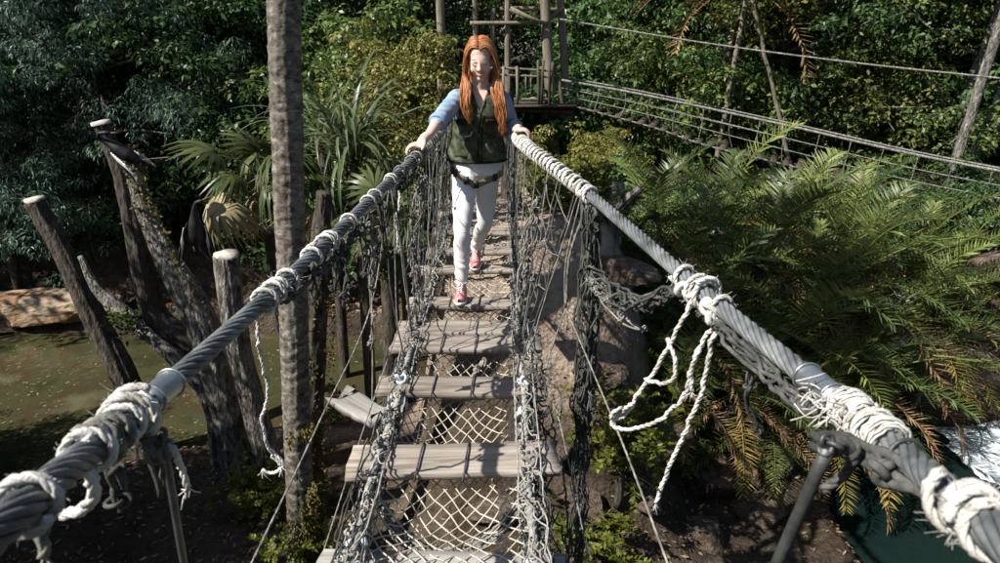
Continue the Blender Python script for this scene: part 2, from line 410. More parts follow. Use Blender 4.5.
def rock(px, py, h, size, label, mat='rock_red', group=None, k=0, at=None, rz=None, name='rock'):
    p = PZ(px, py, h) if at is None else np.array(at)
    key = (k % 4, mat)
    if key not in _rm:
        m = ROCKS[k % 4].copy(); m.materials.append(M[mat]); _rm[key] = m
    o = link(name, _rm[key]); o.location = tuple(p); o.scale = size
    o.rotation_euler = (random.uniform(-.2, .2), random.uniform(-.2, .2), random.uniform(0, 6.3) if rz is None else rz)
    return tag(o, label, 'rock', group)
rock(0, 0, 0, (1.5, .9, .62), 'broad reddish ledge rock above the white water', k=0, at=(7.1, 9.3, -3.2), rz=.3)
rock(0, 0, 0, (.75, .55, .5), 'squarish grey-red rock lying on the ledge rock by the stream', k=1, at=(8.3, 9.2, -2.5), rz=.8)
rock(0, 0, 0, (1.0, .7, .5), 'flat reddish rock on the slope above the ledge rock', k=2, at=(8.6, 10.4, -1.95), rz=.5)
rock(0, 0, 0, (.75, .6, .5), 'small rounded rock under the yellow palm fronds at the stream edge', k=3, at=(5.6, 8.6, -3.5))
rock(0, 0, 0, (.8, .5, .45), 'dark low rock at the foot of the palms by the green water', k=1, at=(4.2, 7.4, -3.85))
rock(0, 0, 0, (.9, .7, .55), 'wet grey rock beside the white water', k=2, at=(9.3, 7.2, -3.95))
spots = [(1.35, 7.0, .42), (1.9, 6.5, .5), (2.6, 6.9, .45), (1.2, 6.3, .3), (2.3, 5.9, .35), (3.1, 6.4, .5), (1.6, 5.8, .22), (2.9, 7.6, .5), (3.5, 7.0, .35), (1.0, 7.6, .35), (.9, 5.6, .28)]
for i, (x, y, s) in enumerate(spots):
    rock(0, 0, 0, (s * 1.25, s, s * .6), 'brown tumbled rock on the bare ground below the date palms', k=i, at=(x, y, float(gh(x, y)) + s * .05), group='tumbled rocks below the date palms')
for i, (x, y, s) in enumerate([(-9.6, 12.5, 1.05), (-8.4, 12.5, .85), (-10.9, 12.2, .9)]):
    rock(0, 0, 0, (s * 1.5, s * .55, s * .6), 'pale orange undercut rock along the far shore of the pond', 'rock_orange', k=i, at=(x, y, -3.55), rz=[.1, -.15, .3][i], group='orange shore rocks')
for i, (x, y, s) in enumerate([(-6.6, 12.75, .6), (-5.6, 12.8, .5), (-4.4, 12.9, .6), (-3.2, 12.8, .55), (-2.2, 12.8, .5), (-7.5, 12.7, .6)]):
    rock(0, 0, 0, (s * 1.5, s * .6, s * .55), 'low brown rock on the far shore of the pond', 'rock_orange', k=i + 1, at=(x, y, -3.75), rz=.1 * (i - 2), group='low shore rocks')
for i, (x, y, s) in enumerate([(-.15, 5.6, .3), (.55, 5.9, .22), (-.5, 5.3, .3), (-1.1, 5.6, .28), (.95, 6.3, .22), (.3, 5.2, .25)]):
    rock(0, 0, 0, (s * 1.3, s, s * .55), 'tan rock on the earth under the rope bridge', k=i + 2, at=(x, y, float(gh(x, y)) + .02), group='tan rocks under the bridge')

# fallen leaves and twigs on the ground: nobody could count them
lt = MB(); n = 9000
lx = rng.uniform(-6, 5.5, n); ly = rng.uniform(5, 15, n); lz = gh(lx, ly)
k = lz > WATER + .02; lx, ly, lz = lx[k], ly[k], lz[k]; n = len(lx)
a = rng.uniform(0, 6.28, n); ln = rng.uniform(.015, .05, n); wd = ln * rng.uniform(.2, .5, n)
d = np.stack([np.cos(a), np.sin(a), rng.uniform(-.3, .3, n)], 1); e = np.stack([-np.sin(a), np.cos(a), rng.uniform(-.3, .3, n)], 1)
c = np.stack([lx, ly, lz + .015], 1)
V = np.stack([c - d * ln[:, None], c + e * wd[:, None], c + d * ln[:, None], c - e * wd[:, None]], 1)
lt.add(V.reshape(-1, 3), np.arange(4 * n).reshape(-1, 4))
M['litter'] = leafmat('litter', [(.10, .06, .03), (.22, .15, .09), (.34, .26, .17), (.12, .11, .04)], .8, .1)
fw = MB(); n = 1700; px_ = rng.uniform(-11, -1, 60); py_c = rng.uniform(6.5, 12.4, 60); kk = rng.integers(0, 60, n); lx = px_[kk] + rng.normal(0, .5, n); ly = py_c[kk] + rng.normal(0, .35, n)
k = gh(lx, ly) < WATER - .03; lx, ly = lx[k], ly[k]; n = len(lx); a = rng.uniform(0, 6.28, n); ln = rng.uniform(.012, .045, n); wd = ln * rng.uniform(.3, .6, n); z = np.full(n, WATER + .006)
d = np.stack([np.cos(a), np.sin(a), 0 * a], 1); e = np.stack([-np.sin(a), np.cos(a), .15 + 0 * a], 1); c = np.stack([lx, ly, z], 1)
V = np.stack([c - d * ln[:, None], c + e * wd[:, None], c + d * ln[:, None], c - e * wd[:, None] * (1, 1, 0)], 1); fw.add(V.reshape(-1, 3), np.arange(4 * n).reshape(-1, 4))
tag(fw.build('floating_leaves', leafmat('floating_leaf', [(.10, .07, .03), (.22, .19, .09), (.12, .15, .04), (.3, .27, .16)], .6, .1), smooth=False), 'scattered fallen leaves floating on the pond', 'leaves', kind='stuff')
tag(lt.build('leaf_litter', M['litter'], smooth=False), 'dry fallen leaves scattered over the bare ground', 'leaf litter', kind='stuff')
# ================================================================ THE ROPE BRIDGE
bridge = thing('rope_bridge', (-.19, 0, 0), 'sagging plank and net rope bridge with thick twisted cable handrails', 'rope bridge')
def sub(o): return o
def railpath(pts): return spline(pts, .012)
RAIL = {
 'L': railpath([(-.55, -.9, 1.2), (-.585, .1, 1.09), P(0, 527, .66), P(100, 443, .99), P(165, 388, 1.3), P(275, 291, 1.96), P(340, 230, 2.6), (-.57, 3.25, .94), P(425, 148, 3.95), (-.42, 5.4, 1.02), (-.40, 7.3, 1.0)]),
 'R': railpath([(.60, -.9, 1.2), (.60, .1, 1.07), P(1000, 538, .66), P(900, 452, .98), P(800, 371, 1.35), P(700, 290, 1.9), P(590, 195, 3.0), P(521, 141, 3.95), (.10, 5.4, 1.02), (.06, 7.3, 1.0)])}
def rail_at(s, y):
    p = RAIL[s]; return np.array([np.interp(y, p[:, 1], p[:, k]) for k in range(3)])
RR = .0265
for s in 'LR':
    p = RAIL[s]
    c = MB(); c.tube(p[::3], RR * .62, 8); core = c.build('handrail_cable', M['cable_core'], bridge)
    T, Nn, B = frames(p); Ls = arclen(p); n = 8; sr = .0077
    for k in range(n):
        ph = 2 * np.pi * (Ls / .34 + k / n) * (1 if s == 'R' else 1)
        q = p + (RR - sr) * (np.cos(ph)[:, None] * Nn + np.sin(ph)[:, None] * B)
        m = MB(); m.tube(q, sr, 6); m.build('strand', M['cable'], core)
# end posts
for (x, y) in ((-.55, -.95), (.6, -.95), (-.42, 7.36), (.08, 7.36)):
    z0 = float(gh(x, y)) - .3
    m = MB(); pp = spline([(x, y, z0), (x + .01, y, .6), (x, y, 1.3 if y < 0 else 1.1)], .2); m.tube(pp, np.linspace(.085, .07, len(pp)), 12); m.build('post', M['pole'] if y < 0 else M['bark_dark'], bridge)

def around(s, y0, y1, turns, r, out=0.0, jit=.15, ph0=0.0, nper=22):
    """rope path wound round a handrail between y0 and y1"""
    n = max(12, int(turns * nper)); t = np.linspace(0, 1, n)
    y = y0 + (y1 - y0) * t
    p = np.array([rail_at(s, k) for k in y]); T, Nn, B = frames(np.array([rail_at(s, k) for k in np.linspace(y0, y1 + 1e-3, n)]))
    ph = 2 * np.pi * turns * t + ph0
    rr = RR + r + out + jit * r * np.sin(ph * .37 + ph0 * 3) 
    return p + rr * 1.0 * (np.cos(ph)[:, None] * Nn + np.sin(ph)[:, None] * B)[:] if np.isscalar(rr) else p + rr[:, None] * (np.cos(ph)[:, None] * Nn + np.sin(ph)[:, None] * B)

def wrap(s, y0, y1, turns, r, mat='rope_white', strands=3, **kw):
    q = around(s, y0, y1, turns, r, **kw); m = MB(); m.rope(q, r, strands, sides=4, step=r * 1.1, fuzz=r * .07)
    if y0 < 2.1 and mat == 'rope_white':                   # stray fibres
        for c in q[rng.integers(0, len(q), int(20 * turns))]:
            ax = rail_at(s, c[1]); o = (c - ax) / np.linalg.norm(c - ax); d = o * rng.uniform(.3, 1) + rng.normal(0, .7, 3); a = c + o * r * .5; e = a + d * rng.uniform(.008, .018)
            m.tube([a, (a + e) / 2 + rng.normal(0, .002, 3), e], [.0007, .0006, .0004], 3, caps=False)
    return m.build('rope_wrapping', M[mat], bridge)
def ferrule(s, y0, y1):
    p = np.array([rail_at(s, k) for k in np.linspace(y0, y1, 8)])
    m = MB(); m.tube(p, [RR + .003, RR + .005, RR + .004, RR + .0035, RR + .0045, RR + .0035, RR + .0045, RR + .003], 22)
    T = p[-1] - p[0]
    for yk in (y0 + .012, y1 - .012):
        q = around(s, yk, yk + .001, 1, .003, out=.004, jit=0, nper=26); m.tube(q, .0028, 5)
    return m.build('metal_sleeve', M['steel'], bridge)
# left handrail, from the near end outwards
wrap('L', .70, .745, 1.5, .009, ph0=.4)
wrap('L', .925, .965, 1.1, .009, ph0=2.2)
wrap('L', 1.07, 1.19, 3.3, .009, ph0=.3); wrap('L', 1.09, 1.18, 1.6, .010, out=.012, ph0=1.5, jit=.5)
wrap('L', .96, 1.05, 1.6, .011, 'rope_grey', ph0=4)
ferrule('L', 1.22, 1.34)
wrap('L', 1.86, 1.90, 1.15, .009, ph0=.5); wrap('L', 1.93, 1.99, 1.6, .009, ph0=2.4); wrap('L', 2.05, 2.08, 1.1, .009, ph0=1)
wrap('L', 2.28, 2.33, 1.3, .009, ph0=3); wrap('L', 2.40, 2.50, 2.2, .009, ph0=.2)
for y in (2.68, 2.95, 3.05, 3.28, 3.42, 3.6):
    wrap('L', y, y + .04, 1.25, .0062, ph0=y * 9, mat='rope_white' if int(y * 100) % 3 else 'rope_grey')
for i in range(11):
    y = 3.66 + i * .1
    wrap('L', y, y + .09, 1.6, .0062, ph0=i * 1.3, mat='rope_grey' if i % 3 == 1 else 'rope_white')
# right handrail
wrap('R', .665, .74, 1.8, .009, ph0=.8, jit=.6); wrap('R', .70, .76, 1.2, .0095, out=.008, ph0=3, jit=.8)
for i in range(16):                                        # frayed yarn bundle
    y0 = 1.0 + .010 * i + random.uniform(-.015, .015); m = MB()
    q = around('R', y0, y0 + random.uniform(.02, .06), random.uniform(.8, 1.3), .004, out=random.uniform(0, .008), ph0=random.uniform(0, 6.3), jit=.6)
    m.rope(q, random.uniform(.006, .0085), 4, sides=4, pitch=.16, step=.011, fuzz=.0012); m.build('frayed_wrapping', M['rope_white'], bridge)
m = MB()
for i in range(34):                                        # its loose fibres
    a = rail_at('R', 1.15 + random.uniform(-.05, .10)) + np.array((random.uniform(-.05, -.01), 0, random.uniform(-.02, .05)))
    d = np.array((random.uniform(-.06, -.01), random.uniform(-.03, .05), random.uniform(-.03, .012)))
    m.tube(spline([a, a + d * .5 + rng.normal(0, .008, 3), a + d + rng.normal(0, .012, 3)], .012), np.linspace(.0022, .0007, len(spline([a, a + d * .5, a + d], .012))) if False else .0015, 4)
m.build('loose_fibres', M['rope_white'], bridge)
ferrule('R', 1.20, 1.33)
wrap('R', 1.74, 1.79, 1.3, .009, ph0=1); wrap('R', 1.85, 1.94, 2.1, .0095, ph0=2, jit=.5); wrap('R', 1.86, 1.92, 1.2, .009, out=.010, ph0=4, jit=.8); wrap('R', 1.98, 2.05, 1.4, .009, ph0=.3)
for y in (1.78, 1.93):
    m = MB(); c = rail_at('R', y) + np.array((-.03, -.012, -.012)); m.knot(c, .034, .0105, int(y * 100), n=60); m.build('knot', M['rope_white'], bridge)
for i in range(13):
    y = 2.98 + i * .085
    wrap('R', y, y + .055, 1.25, .0095, ph0=2.0 + i * .15)
    wrap('R', y + .04, y + .09, 1.2, .009, ph0=2.8 + i * .1)

# loose ropes dangling from the knot on the right rail
def lr(pts, r, fr=True, mat='rope_white', name='loose_rope', twist=3):
    m = MB(); q = spline(pts, .02); q[1:-1] += rng.normal(0, .0028, q[1:-1].shape)
    m.rope(q, r, twist, sides=4, pitch=r * 8, step=r * 1.3, fuzz=r * .10)
    if fr:
        for i in range(7):
            d = rng.normal(0, .014, 3) + np.array((0, 0, -.03)); m.tube([q[-1], q[-1] + d * .5, q[-1] + d + rng.normal(0, .006, 3)], .0016, 4)
    return m.build(name, M[mat], bridge)
lr([P(697, 290, 1.92), P(688, 310, 1.84), P(672, 340, 1.86), P(652, 375, 1.9), P(632, 402, 1.93), P(616, 416, 1.95), P(611, 424, 1.95), P(622, 429, 1.93), P(645, 426, 1.9), P(667, 415, 1.87), P(684, 396, 1.85), P(690, 372, 1.83), P(700, 348, 1.81), P(714, 325, 1.8), P(722, 308, 1.84)], .0082, False)
lr([P(622, 408, 1.95), P(613, 413, 1.93), P(612, 420, 1.94), P(622, 417, 1.95), P(634, 404, 1.95)], .008, False)
lr([P(668, 338, 1.87), P(673, 355, 1.85), P(676, 372, 1.84), P(668, 382, 1.85), P(655, 384, 1.87), P(645, 379, 1.9)], .0078, False)
lr([P(724, 304, 1.86), P(718, 325, 1.8), P(711, 348, 1.79), P(704, 385, 1.8), P(690, 420, 1.83), P(678, 448, 1.86), P(668, 470, 1.88), P(659, 490, 1.9), P(656, 503, 1.9)], .0092)
lr([P(700, 350, 1.8), P(694, 362, 1.8), P(690, 380, 1.82), P(692, 392, 1.82)], .0075)
# left: near loop and hanging tails
lr([P(92, 437, .95), P(82, 452, .92), P(90, 470, .91), P(93, 492, .92), P(84, 508, .94), P(64, 514, .97)], .0125, False)
lr([P(118, 432, 1.0), P(104, 428, 1.02), P(92, 425, 1.03), P(84, 432, 1.0)], .0105, False, 'rope_grey')
lr([P(162, 444, 1.18), P(176, 458, 1.18), P(184, 472, 1.2), P(188, 488, 1.2)], .009)
lr([P(35, 530, .74), P(40, 545, .73), P(44, 556, .74)], .009, True, 'rope_grey')
lr([P(258, 302, 1.9), P(257, 330, 1.88), P(262, 362, 1.9), P(268, 395, 1.92), P(262, 420, 1.93), P(270, 452, 1.95), P(281, 466, 1.95)], .0068, True)
lr([P(268, 448, 1.95), P(284, 464, 1.95), P(272, 474, 1.96), P(262, 470, 1.96)], .007, True)
lr([P(398, 175, 3.6), P(399, 205, 3.55), P(396, 222, 3.55), P(399, 248, 3.56)], .0085, True)
lr([P(386, 190, 3.4), P(384, 214, 3.38), P(388, 236, 3.4)], .007, True, 'rope_grey')
# steel rods that hang from the handrails
for s, yy, (a, b2), r in (('R', .95, ((828, 448), (772, 575)), .0115), ('L', 1.15, ((163, 440), (190, 600)), .0085)):
    m = MB(); m.tube(spline([P(*a, yy), P(*b2, yy + .06)], .05), r, 12); m.build('stay_rod', M['steel_dark'], bridge)
    m = MB(); c = P(*a, yy); m.tube(around(s, yy - .01, yy + .02, 1.2, .004, nper=24), .004, 6); m.build('hanger_loop', M['steel_dark'], bridge); m = MB(); m.knot(c + np.array((0, 0, .005)), .017, .005, 5); m.build('shackle', M['steel_dark'], bridge)

# dark worn ropes running under the handrails
def lumpy(pts, r, mat, name, strands=4, spread=.012, knots=0.10, kr=.006, ks=.02, step=.03, seed=0):
    """slack bundle of cords with knots, the gathered remains of a net"""
    g = np.random.default_rng(seed); q = spline(pts, step); m = MB()
    for k in range(strands):
        w = np.cumsum(g.normal(0, spread * .55, q.shape), 0); w -= np.linspace(0, 1, len(q))[:, None] * w[-1]
        w = np.clip(w, -spread * 2, spread * 2)
        m.tube(spline(q + w, step * .7), r * g.uniform(.7, 1.2), 5)
    L = arclen(q)[-1]
    for k in range(int(L / knots)):
        i = g.integers(0, len(q)); m.knot(q[i] + g.normal(0, spread * .7, 3), ks * g.uniform(.6, 1.25), kr * g.uniform(.7, 1.2), int(g.integers(1e6)))
    return m.build(name, M[mat], bridge)
lumpy([rail_at('R', 3.0) + (.0, 0, -.35), P(612, 292, 2.6), P(640, 306, 2.3), P(668, 292, 2.1), rail_at('R', 2.0) + (-.02, 0, -.06)], .006, 'rope_dark', 'worn_rope', 8, .018, .04, .0042, .015, seed=4)
lumpy([P(590, 276, 2.8), P(606, 300, 2.6), P(622, 316, 2.5), P(640, 330, 2.42)], .004, 'rope_grey', 'worn_rope', 3, .014, .05, .004, .02, seed=5)
lumpy([rail_at('R', 1.86) + (-.01, 0, -.05), P(742, 344, 1.6), P(775, 378, 1.42), P(815, 412, 1.2)], .0065, 'rope_dark', 'worn_rope', 8, .012, .05, .004, .013, seed=6)
lumpy([P(742, 344, 1.6), P(752, 372, 1.58), P(748, 400, 1.6), P(760, 430, 1.6)], .004, 'rope_dark', 'worn_rope', 3, .012, .06, .004, .016, seed=7)
lumpy([P(815, 440, 1.08), P(862, 452, 1.0), P(905, 482, .9), P(960, 520, .78)], .011, 'rope_dark', 'worn_rope', 4, .01, .09, .008, .02, seed=8)
m = MB(); m.rope([P(822, 452, 1.03), P(838, 440, 1.0), P(856, 448, .98), P(846, 472, 1.0), P(824, 490, 1.03)], .011, 3, sides=5); m.build('worn_rope', M['rope_dark'], bridge)
lumpy([rail_at('L', 2.0) + (0, 0, -.05), P(335, 250, 2.5), P(360, 225, 2.9), P(392, 192, 3.4), rail_at('L', 3.9) + (0, 0, -.04)], .006, 'rope_dark', 'worn_rope', 5, .014, .06, .006, .022, seed=9)
for i, (px, py, y, l) in enumerate([(333, 246, 2.45, .2), (340, 240, 2.55, .3), (362, 224, 2.85, .25), (312, 268, 2.2, .14), (378, 205, 3.1, .3), (368, 216, 2.95, .4)]):
    a = P(px, py, y); lumpy([a, a + (.01, .02, -l * .5), a + (-.01, 0, -l)], .0045, 'rope_dark', 'hanging_cord', 3, .012, .07, .004, .018, seed=20 + i)
for i, (px, py, y, l) in enumerate([(110, 470, 1.05, .10), (148, 440, 1.12, .14)]):
    a = P(px, py, y); lumpy([a, a + (.01, .01, -l * .5), a + (.0, 0, -l)], .005, 'rope_dark', 'hanging_cord', 3, .010, .05, .005, .016, seed=60 + i)

# ---------------------------------------------------------------- deck
DX = -.19; HW = .297
def plank(y, z=0.0, length=.84, depth=.19, rz=0.0, ry=0.0, rx=0.0, x=DX, mat='plank', thick=.034, seed=0, broken=False):
    g = np.random.default_rng(seed + int(y * 100)); nx = 15
    xs = np.linspace(-.5, .5, nx) * length; prof = [(-.5, -.38), (-.47, -.5), (.47, -.5), (.5, -.38), (.5, .38), (.47, .5), (.2, .5), (-.2, .5), (-.47, .5), (-.5, .38)]
    warp = .006 * np.sin(np.linspace(0, 3, nx) + g.uniform(0, 6)); edge = np.cumsum(g.normal(0, .0018, (2, nx)), 1)
    G = np.zeros((nx, len(prof), 3))
    for i in range(nx):
        for j, (a, b2) in enumerate(prof):
            yy = a * depth + (edge[0, i] if a < 0 else edge[1, i]); xx = xs[i]
            if i == 0 or i == nx - 1: xx += (g.uniform(-.05, .05) if broken else g.uniform(-.006, .006)) 
            G[i, j] = (xx, yy, b2 * thick + warp[i] + g.normal(0, .0006))
    m = MB(); v = G.reshape(-1, 3); k = len(prof)
    q = [(i * k + j, i * k + (j + 1) % k, (i + 1) * k + (j + 1) % k, (i + 1) * k + j) for i in range(nx - 1) for j in range(k)]
    t = [(0, j + 1, j) for j in range(1, k - 1)] + [((nx - 1) * k, (nx - 1) * k + j, (nx - 1) * k + j + 1) for j in range(1, k - 1)]
    m.add(v, q, t); o = link('plank', m.mesh('plank', False, [M[mat]]), bridge)
    o.location = (x - DX, y, z); o.rotation_euler = (rx, ry, rz)
    return o
PL = [(.35, 0, .02), (.8, 0, -.03), (1.28, 0, .02), (2.25, .04, .0), (2.86, .015, 0), (3.36, -.02, 0), (3.56, .03, 0), (3.97, .015, 0), (4.66, .02, 0), (5.12, 0, 0), (5.7, .02, 0), (6.3, -.03, 0), (6.9, .03, 0)]
def deckz(y): return np.interp(y, [p[0] for p in PL], [max(0, p[2]) for p in PL])
for i, (y, rz, z) in enumerate(PL):
    plank(y, deckz(y) if y > 1.5 else z * 0, .84 + random.uniform(-.02, .02), [.2, .19, .165, .15, .17][i % 5] if i != 3 else .205, rz, random.uniform(-.012, .012), seed=i, mat='plank' if i % 3 else 'plank')
plank(1.74, -.10, .86, .2, -.06, -.03, 0, DX - .02, 'plank_grey', seed=41)
o = plank(2.70, -.02, .25, .14, -.62, .12, .1, -.665, 'plank_grey', seed=42, broken=True); o['label'] = 'short grey plank hanging askew from the left edge of the deck'
plank(2.60, -.27, .66, .13, .03, .02, .05, -.08, 'plank', seed=43)
# two cords tied round every plank
for i, (y, rz, z) in enumerate(PL):
    if y < 1.5 or y > 5.2: continue
    d = .2 if i == 3 else .18
    for x in (-.17, .02):
        m = MB(); xx = DX + x + .03; zz = deckz(y); h = d / 2 + .006; t = .024
        m.tube(spline([(xx - .01, y - h, zz - t), (xx, y - h, zz + t * .7), (xx + .003, y, zz + t * .95), (xx + .008, y + h, zz + t * .7), (xx + .006, y + h, zz - t), (xx, y, zz - t * 1.1), (xx - .01, y - h, zz - t)], .02), .0042, 5)
        m.build('plank_lashing', M['rope_dark'], bridge)

# net under and between the planks
py_ = np.array([p[0] for p in PL] + [1.74]); 
def netz(u, y):
    """height of the sagging deck net: u in -1..1 across"""
    gap = np.min(np.abs(np.asarray(y)[..., None] - py_), -1)
    return deckz(y) - .026 - (.035 + .36 * np.minimum(gap, .3)) * (1 - np.asarray(u) ** 2) * (1.25 - .25 * np.cos(3 * np.asarray(y)))
m = MB(); g = np.random.default_rng(8); step = .072
ys = np.arange(.9, 7.5, step)
for fam in (-1, 1):
    for y0 in ys:
        u = np.linspace(-1, 1, 17); y = y0 + fam * u * .34 + .010 * np.sin(9 * u + y0 * 7)
        k = (y > 1.2) & (y < 7.0)
        if k.sum() < 3: continue
        u, y = u[k], y[k]
        zig = .006 * np.sin(np.arange(len(u)) * 2.2 + y0 * 5)
        q = np.stack([DX + u * HW, y + zig, netz(u, y) + g.normal(0, .002, len(u))], 1)
        m.tube(q, .0034, 4)
m.build('deck_net', M['net_cord'], bridge)
# knotted chain of rope slung across the net
q = [(DX - .30, 2.12, -.03), (DX - .22, 2.0, -.12), (DX - .08, 1.93, -.17), (DX + .08, 1.94, -.17), (DX + .22, 2.02, -.11), (DX + .31, 2.16, -.03)]
lumpy(q, .006, 'rope_grey', 'knotted_rope', 4, .008, .016, .0065, .02, step=.02, seed=31)
lumpy([(DX - .02, 2.98, -.10), (DX + .0, 3.05, -.09), (DX + .06, 3.14, -.06), (DX + .1, 3.22, -.04)], .006, 'rope_grey', 'knotted_rope', 3, .008, .02, .006, .018, step=.02, seed=32)

# edge ropes of the deck: cores plus gathered net and lashings
for s in (-1, 1):
    x = DX + s * (HW + .005)
    pts = [(x + .006 * math.sin(5 * y), y, deckz(y) + .012 + .012 * math.sin(7 * y + s)) for y in np.arange(-.6, 7.3, .22)]
    m = MB(); m.rope(pts, .017, 3, sides=6, step=.02); m.build('deck_rope', M['rope_pale'], bridge)
    a = [(x + s * .004, y, deckz(y) + .01) for y in np.arange(1.3, 4.8, .25)]
    lumpy(a, .0031, 'rope_pale', 'gathered_net', 8, .023, .020, .0036, .016, step=.028, seed=33 + s)
    lumpy([(k[0] + s * .012, k[1], k[2] - .02) for k in a], .0032, 'rope_dark', 'gathered_net', 9, .026, .03, .0034, .015, step=.03, seed=36 + s)
    lumpy([(x, y, deckz(y) + .02) for y in np.arange(4.7, 7.1, .3)], .005, 'rope_grey', 'gathered_net', 4, .022, .05, .005, .028, step=.04, seed=39 + s)
    for y in (1.74, 2.25, 2.7, 2.86, 3.36, 3.56, 3.97, 4.66):
        yy = y - .05 * s * (1 if y < 2.8 else .3); c = (x + s * random.uniform(-.004, .012), yy, deckz(y) + .035 - (.06 if y < 2 or abs(y - 2.7) < .01 else 0))
        big = y in (1.74, 2.7)
        m = MB(); m.knot(c, .036 if big else .03, .0125 if big else .0085, int(y * 97) + s, n=48); m.knot(np.array(c) + (.006, .018, -.012), .03, .010 if big else .008, int(y * 57) + s, n=48)
        m.build('lashing', M['net_blue'] if big or y == 2.86 else M['rope_grey'], bridge)

# side netting from the handrails to the deck
def hang(s, y0, y1, dy, r, mat, zlow=0.0, jit=.02, lean=0.0, seed=0, links=True):
    g = np.random.default_rng(seed); cols = []
    m = MB()
    for y in np.arange(y0, y1, dy):
        yy = y + g.uniform(-.35, .35) * dy
        a = rail_at(s, yy) + (0, 0, -.02); x1 = DX + (-1 if s == 'L' else 1) * (HW + .01); yb = yy + lean + g.normal(0, .04)
        b2 = np.array((x1, yb, deckz(yb) + zlow))
        t = np.linspace(0, 1, 12)[:, None]; q = a * (1 - t) + b2 * t
        q[1:-1] += np.cumsum(g.normal(0, jit * .35, (10, 3)), 0) * np.sin(np.pi * t[1:-1])
        cols.append(q); m.tube(spline(q, .04), r * g.uniform(.7, 1.25), 5)
    if links:
        for a, b2 in zip(cols[:-1], cols[1:]):
            for k in range(2, 11, 2):
                kk = min(11, max(0, k + int(g.integers(-1, 2))))
                if g.random() < .78:
                    mid = (a[k] + b2[kk]) / 2 + (g.normal(0, .012), 0, -.02); m.tube(spline([a[k], mid, b2[kk]], .03), r * .8, 4)
                    if g.random() < .6: m.knot(b2[kk], .012, .0042, int(g.integers(1e6)), n=24, sides=4)
    return m.build('side_net', M[mat], bridge)
hang('L', 3.3, 7.0, .26, .0028, 'rope_grey', seed=1); hang('R', 3.15, 7.0, .16, .0032, 'rope_grey', seed=2)
hang('L', 3.2, 7.0, .2, .0036, 'rope_dark', seed=3); hang('R', 3.1, 7.0, .2, .0038, 'rope_dark', seed=4)
lumpy([rail_at('R', 3.6) + (0, 0, -.25), (DX + HW + .05, 3.6, .45), (DX + HW + .02, 3.55, .05)], .0046, 'rope_grey', 'gathered_net', 8, .02, .03, .0036, .016, seed=50)
lumpy([rail_at('L', 3.75) + (.03, 0, -.12), (DX - HW - .03, 3.7, .5), (DX - HW, 3.6, .05)], .0046, 'rope_grey', 'gathered_net', 8, .02, .03, .0036, .016, seed=51)
# net bunched to a hanging curtain beside the right rail
m = MB(); g = np.random.default_rng(12); cols = []
for k in range(17):
    a = rail_at('R', 2.97) + (g.normal(0, .028), g.normal(0, .06), -.04)
    q = np.array([a + (g.normal(0, .012) + .02 * math.sin(k), g.normal(0, .012), -z) for z in np.linspace(0, 2.75, 24)])
    q[:, 0] += np.linspace(0, .015, 24); q[:6, :2] = a[:2] + (q[:6, :2] - a[:2]) * np.linspace(.3, 1, 6)[:, None]
    cols.append(q); m.tube(spline(q, .05), g.uniform(.003, .0055), 5)
for k in range(150):
    a, b2 = cols[g.integers(17)], cols[g.integers(17)]; i = g.integers(1, 23)
    m.tube([a[i], (a[i] + b2[min(23, i + 1)]) / 2 + g.normal(0, .012, 3), b2[min(23, i + 1)]], .0034, 4)
    if k % 3 == 0: m.knot(a[i], .010, .0036, k, n=24, sides=4)
m.build('bunched_net', M['rope_dark'], bridge)
lumpy([rail_at('R', 2.95) + (-.02, 0, -.06), rail_at('R', 2.95) + (.0, 0, -.5), rail_at('R', 2.95) + (.01, .03, -1.3)], .006, 'rope_dark', 'bunched_net', 9, .026, .04, .004, .016, seed=52)
lumpy([(DX + HW + .06, 2.9, .1), (DX + HW + .1, 2.6, -.3), (DX + HW + .12, 2.5, -1.0)], .0045, 'rope_dark', 'bunched_net', 9, .05, .05, .0036, .014, seed=53)
# thin stay lines
def line(pts, r=.0045, mat='rope_grey', name='stay_line'):
    m = MB(); m.rope(pts, r, 3, sides=4, step=.035, pitch=.05); return m.build(name, M[mat], bridge)
line([rail_at('R', 2.98) + (-.01, 0, -.02), P(570, 255, 3.0), P(566, 308, 3.05)], .007); line([rail_at('R', 3.03) + (-.03, 0, -.02), P(566, 262, 3.05), P(565, 308, 3.05)], .005)
line([P(566, 308, 3.05), P(618, 432, 2.0), P(672, 575, 1.45)]); line([P(566, 308, 3.05), P(548, 360, 3.0), P(540, 400, 2.85)])
line([P(553, 395, 2.85), P(566, 450, 2.45), P(592, 575, 1.9)], .0038)
line([rail_at('L', 3.3), P(371, 306, 3.0), P(318, 425, 2.1), P(246, 575, 1.45)]); line([P(402, 318, 3.3), P(360, 440, 2.4), P(316, 575, 1.9)], .0038)
line([rail_at('L', 2.9) + (0, 0, -.03), P(372, 330, 2.95), P(372, 425, 2.75)], .004); line([rail_at('L', 3.35), P(396, 300, 3.3), P(398, 330, 3.2)], .004)
lumpy([rail_at('L', 2.92) + (.02, 0, -.05), P(374, 290, 2.95), P(371, 350, 2.9)], .0035, 'rope_grey', 'hanging_cord', 2, .008, .06, .005, .016, seed=54)
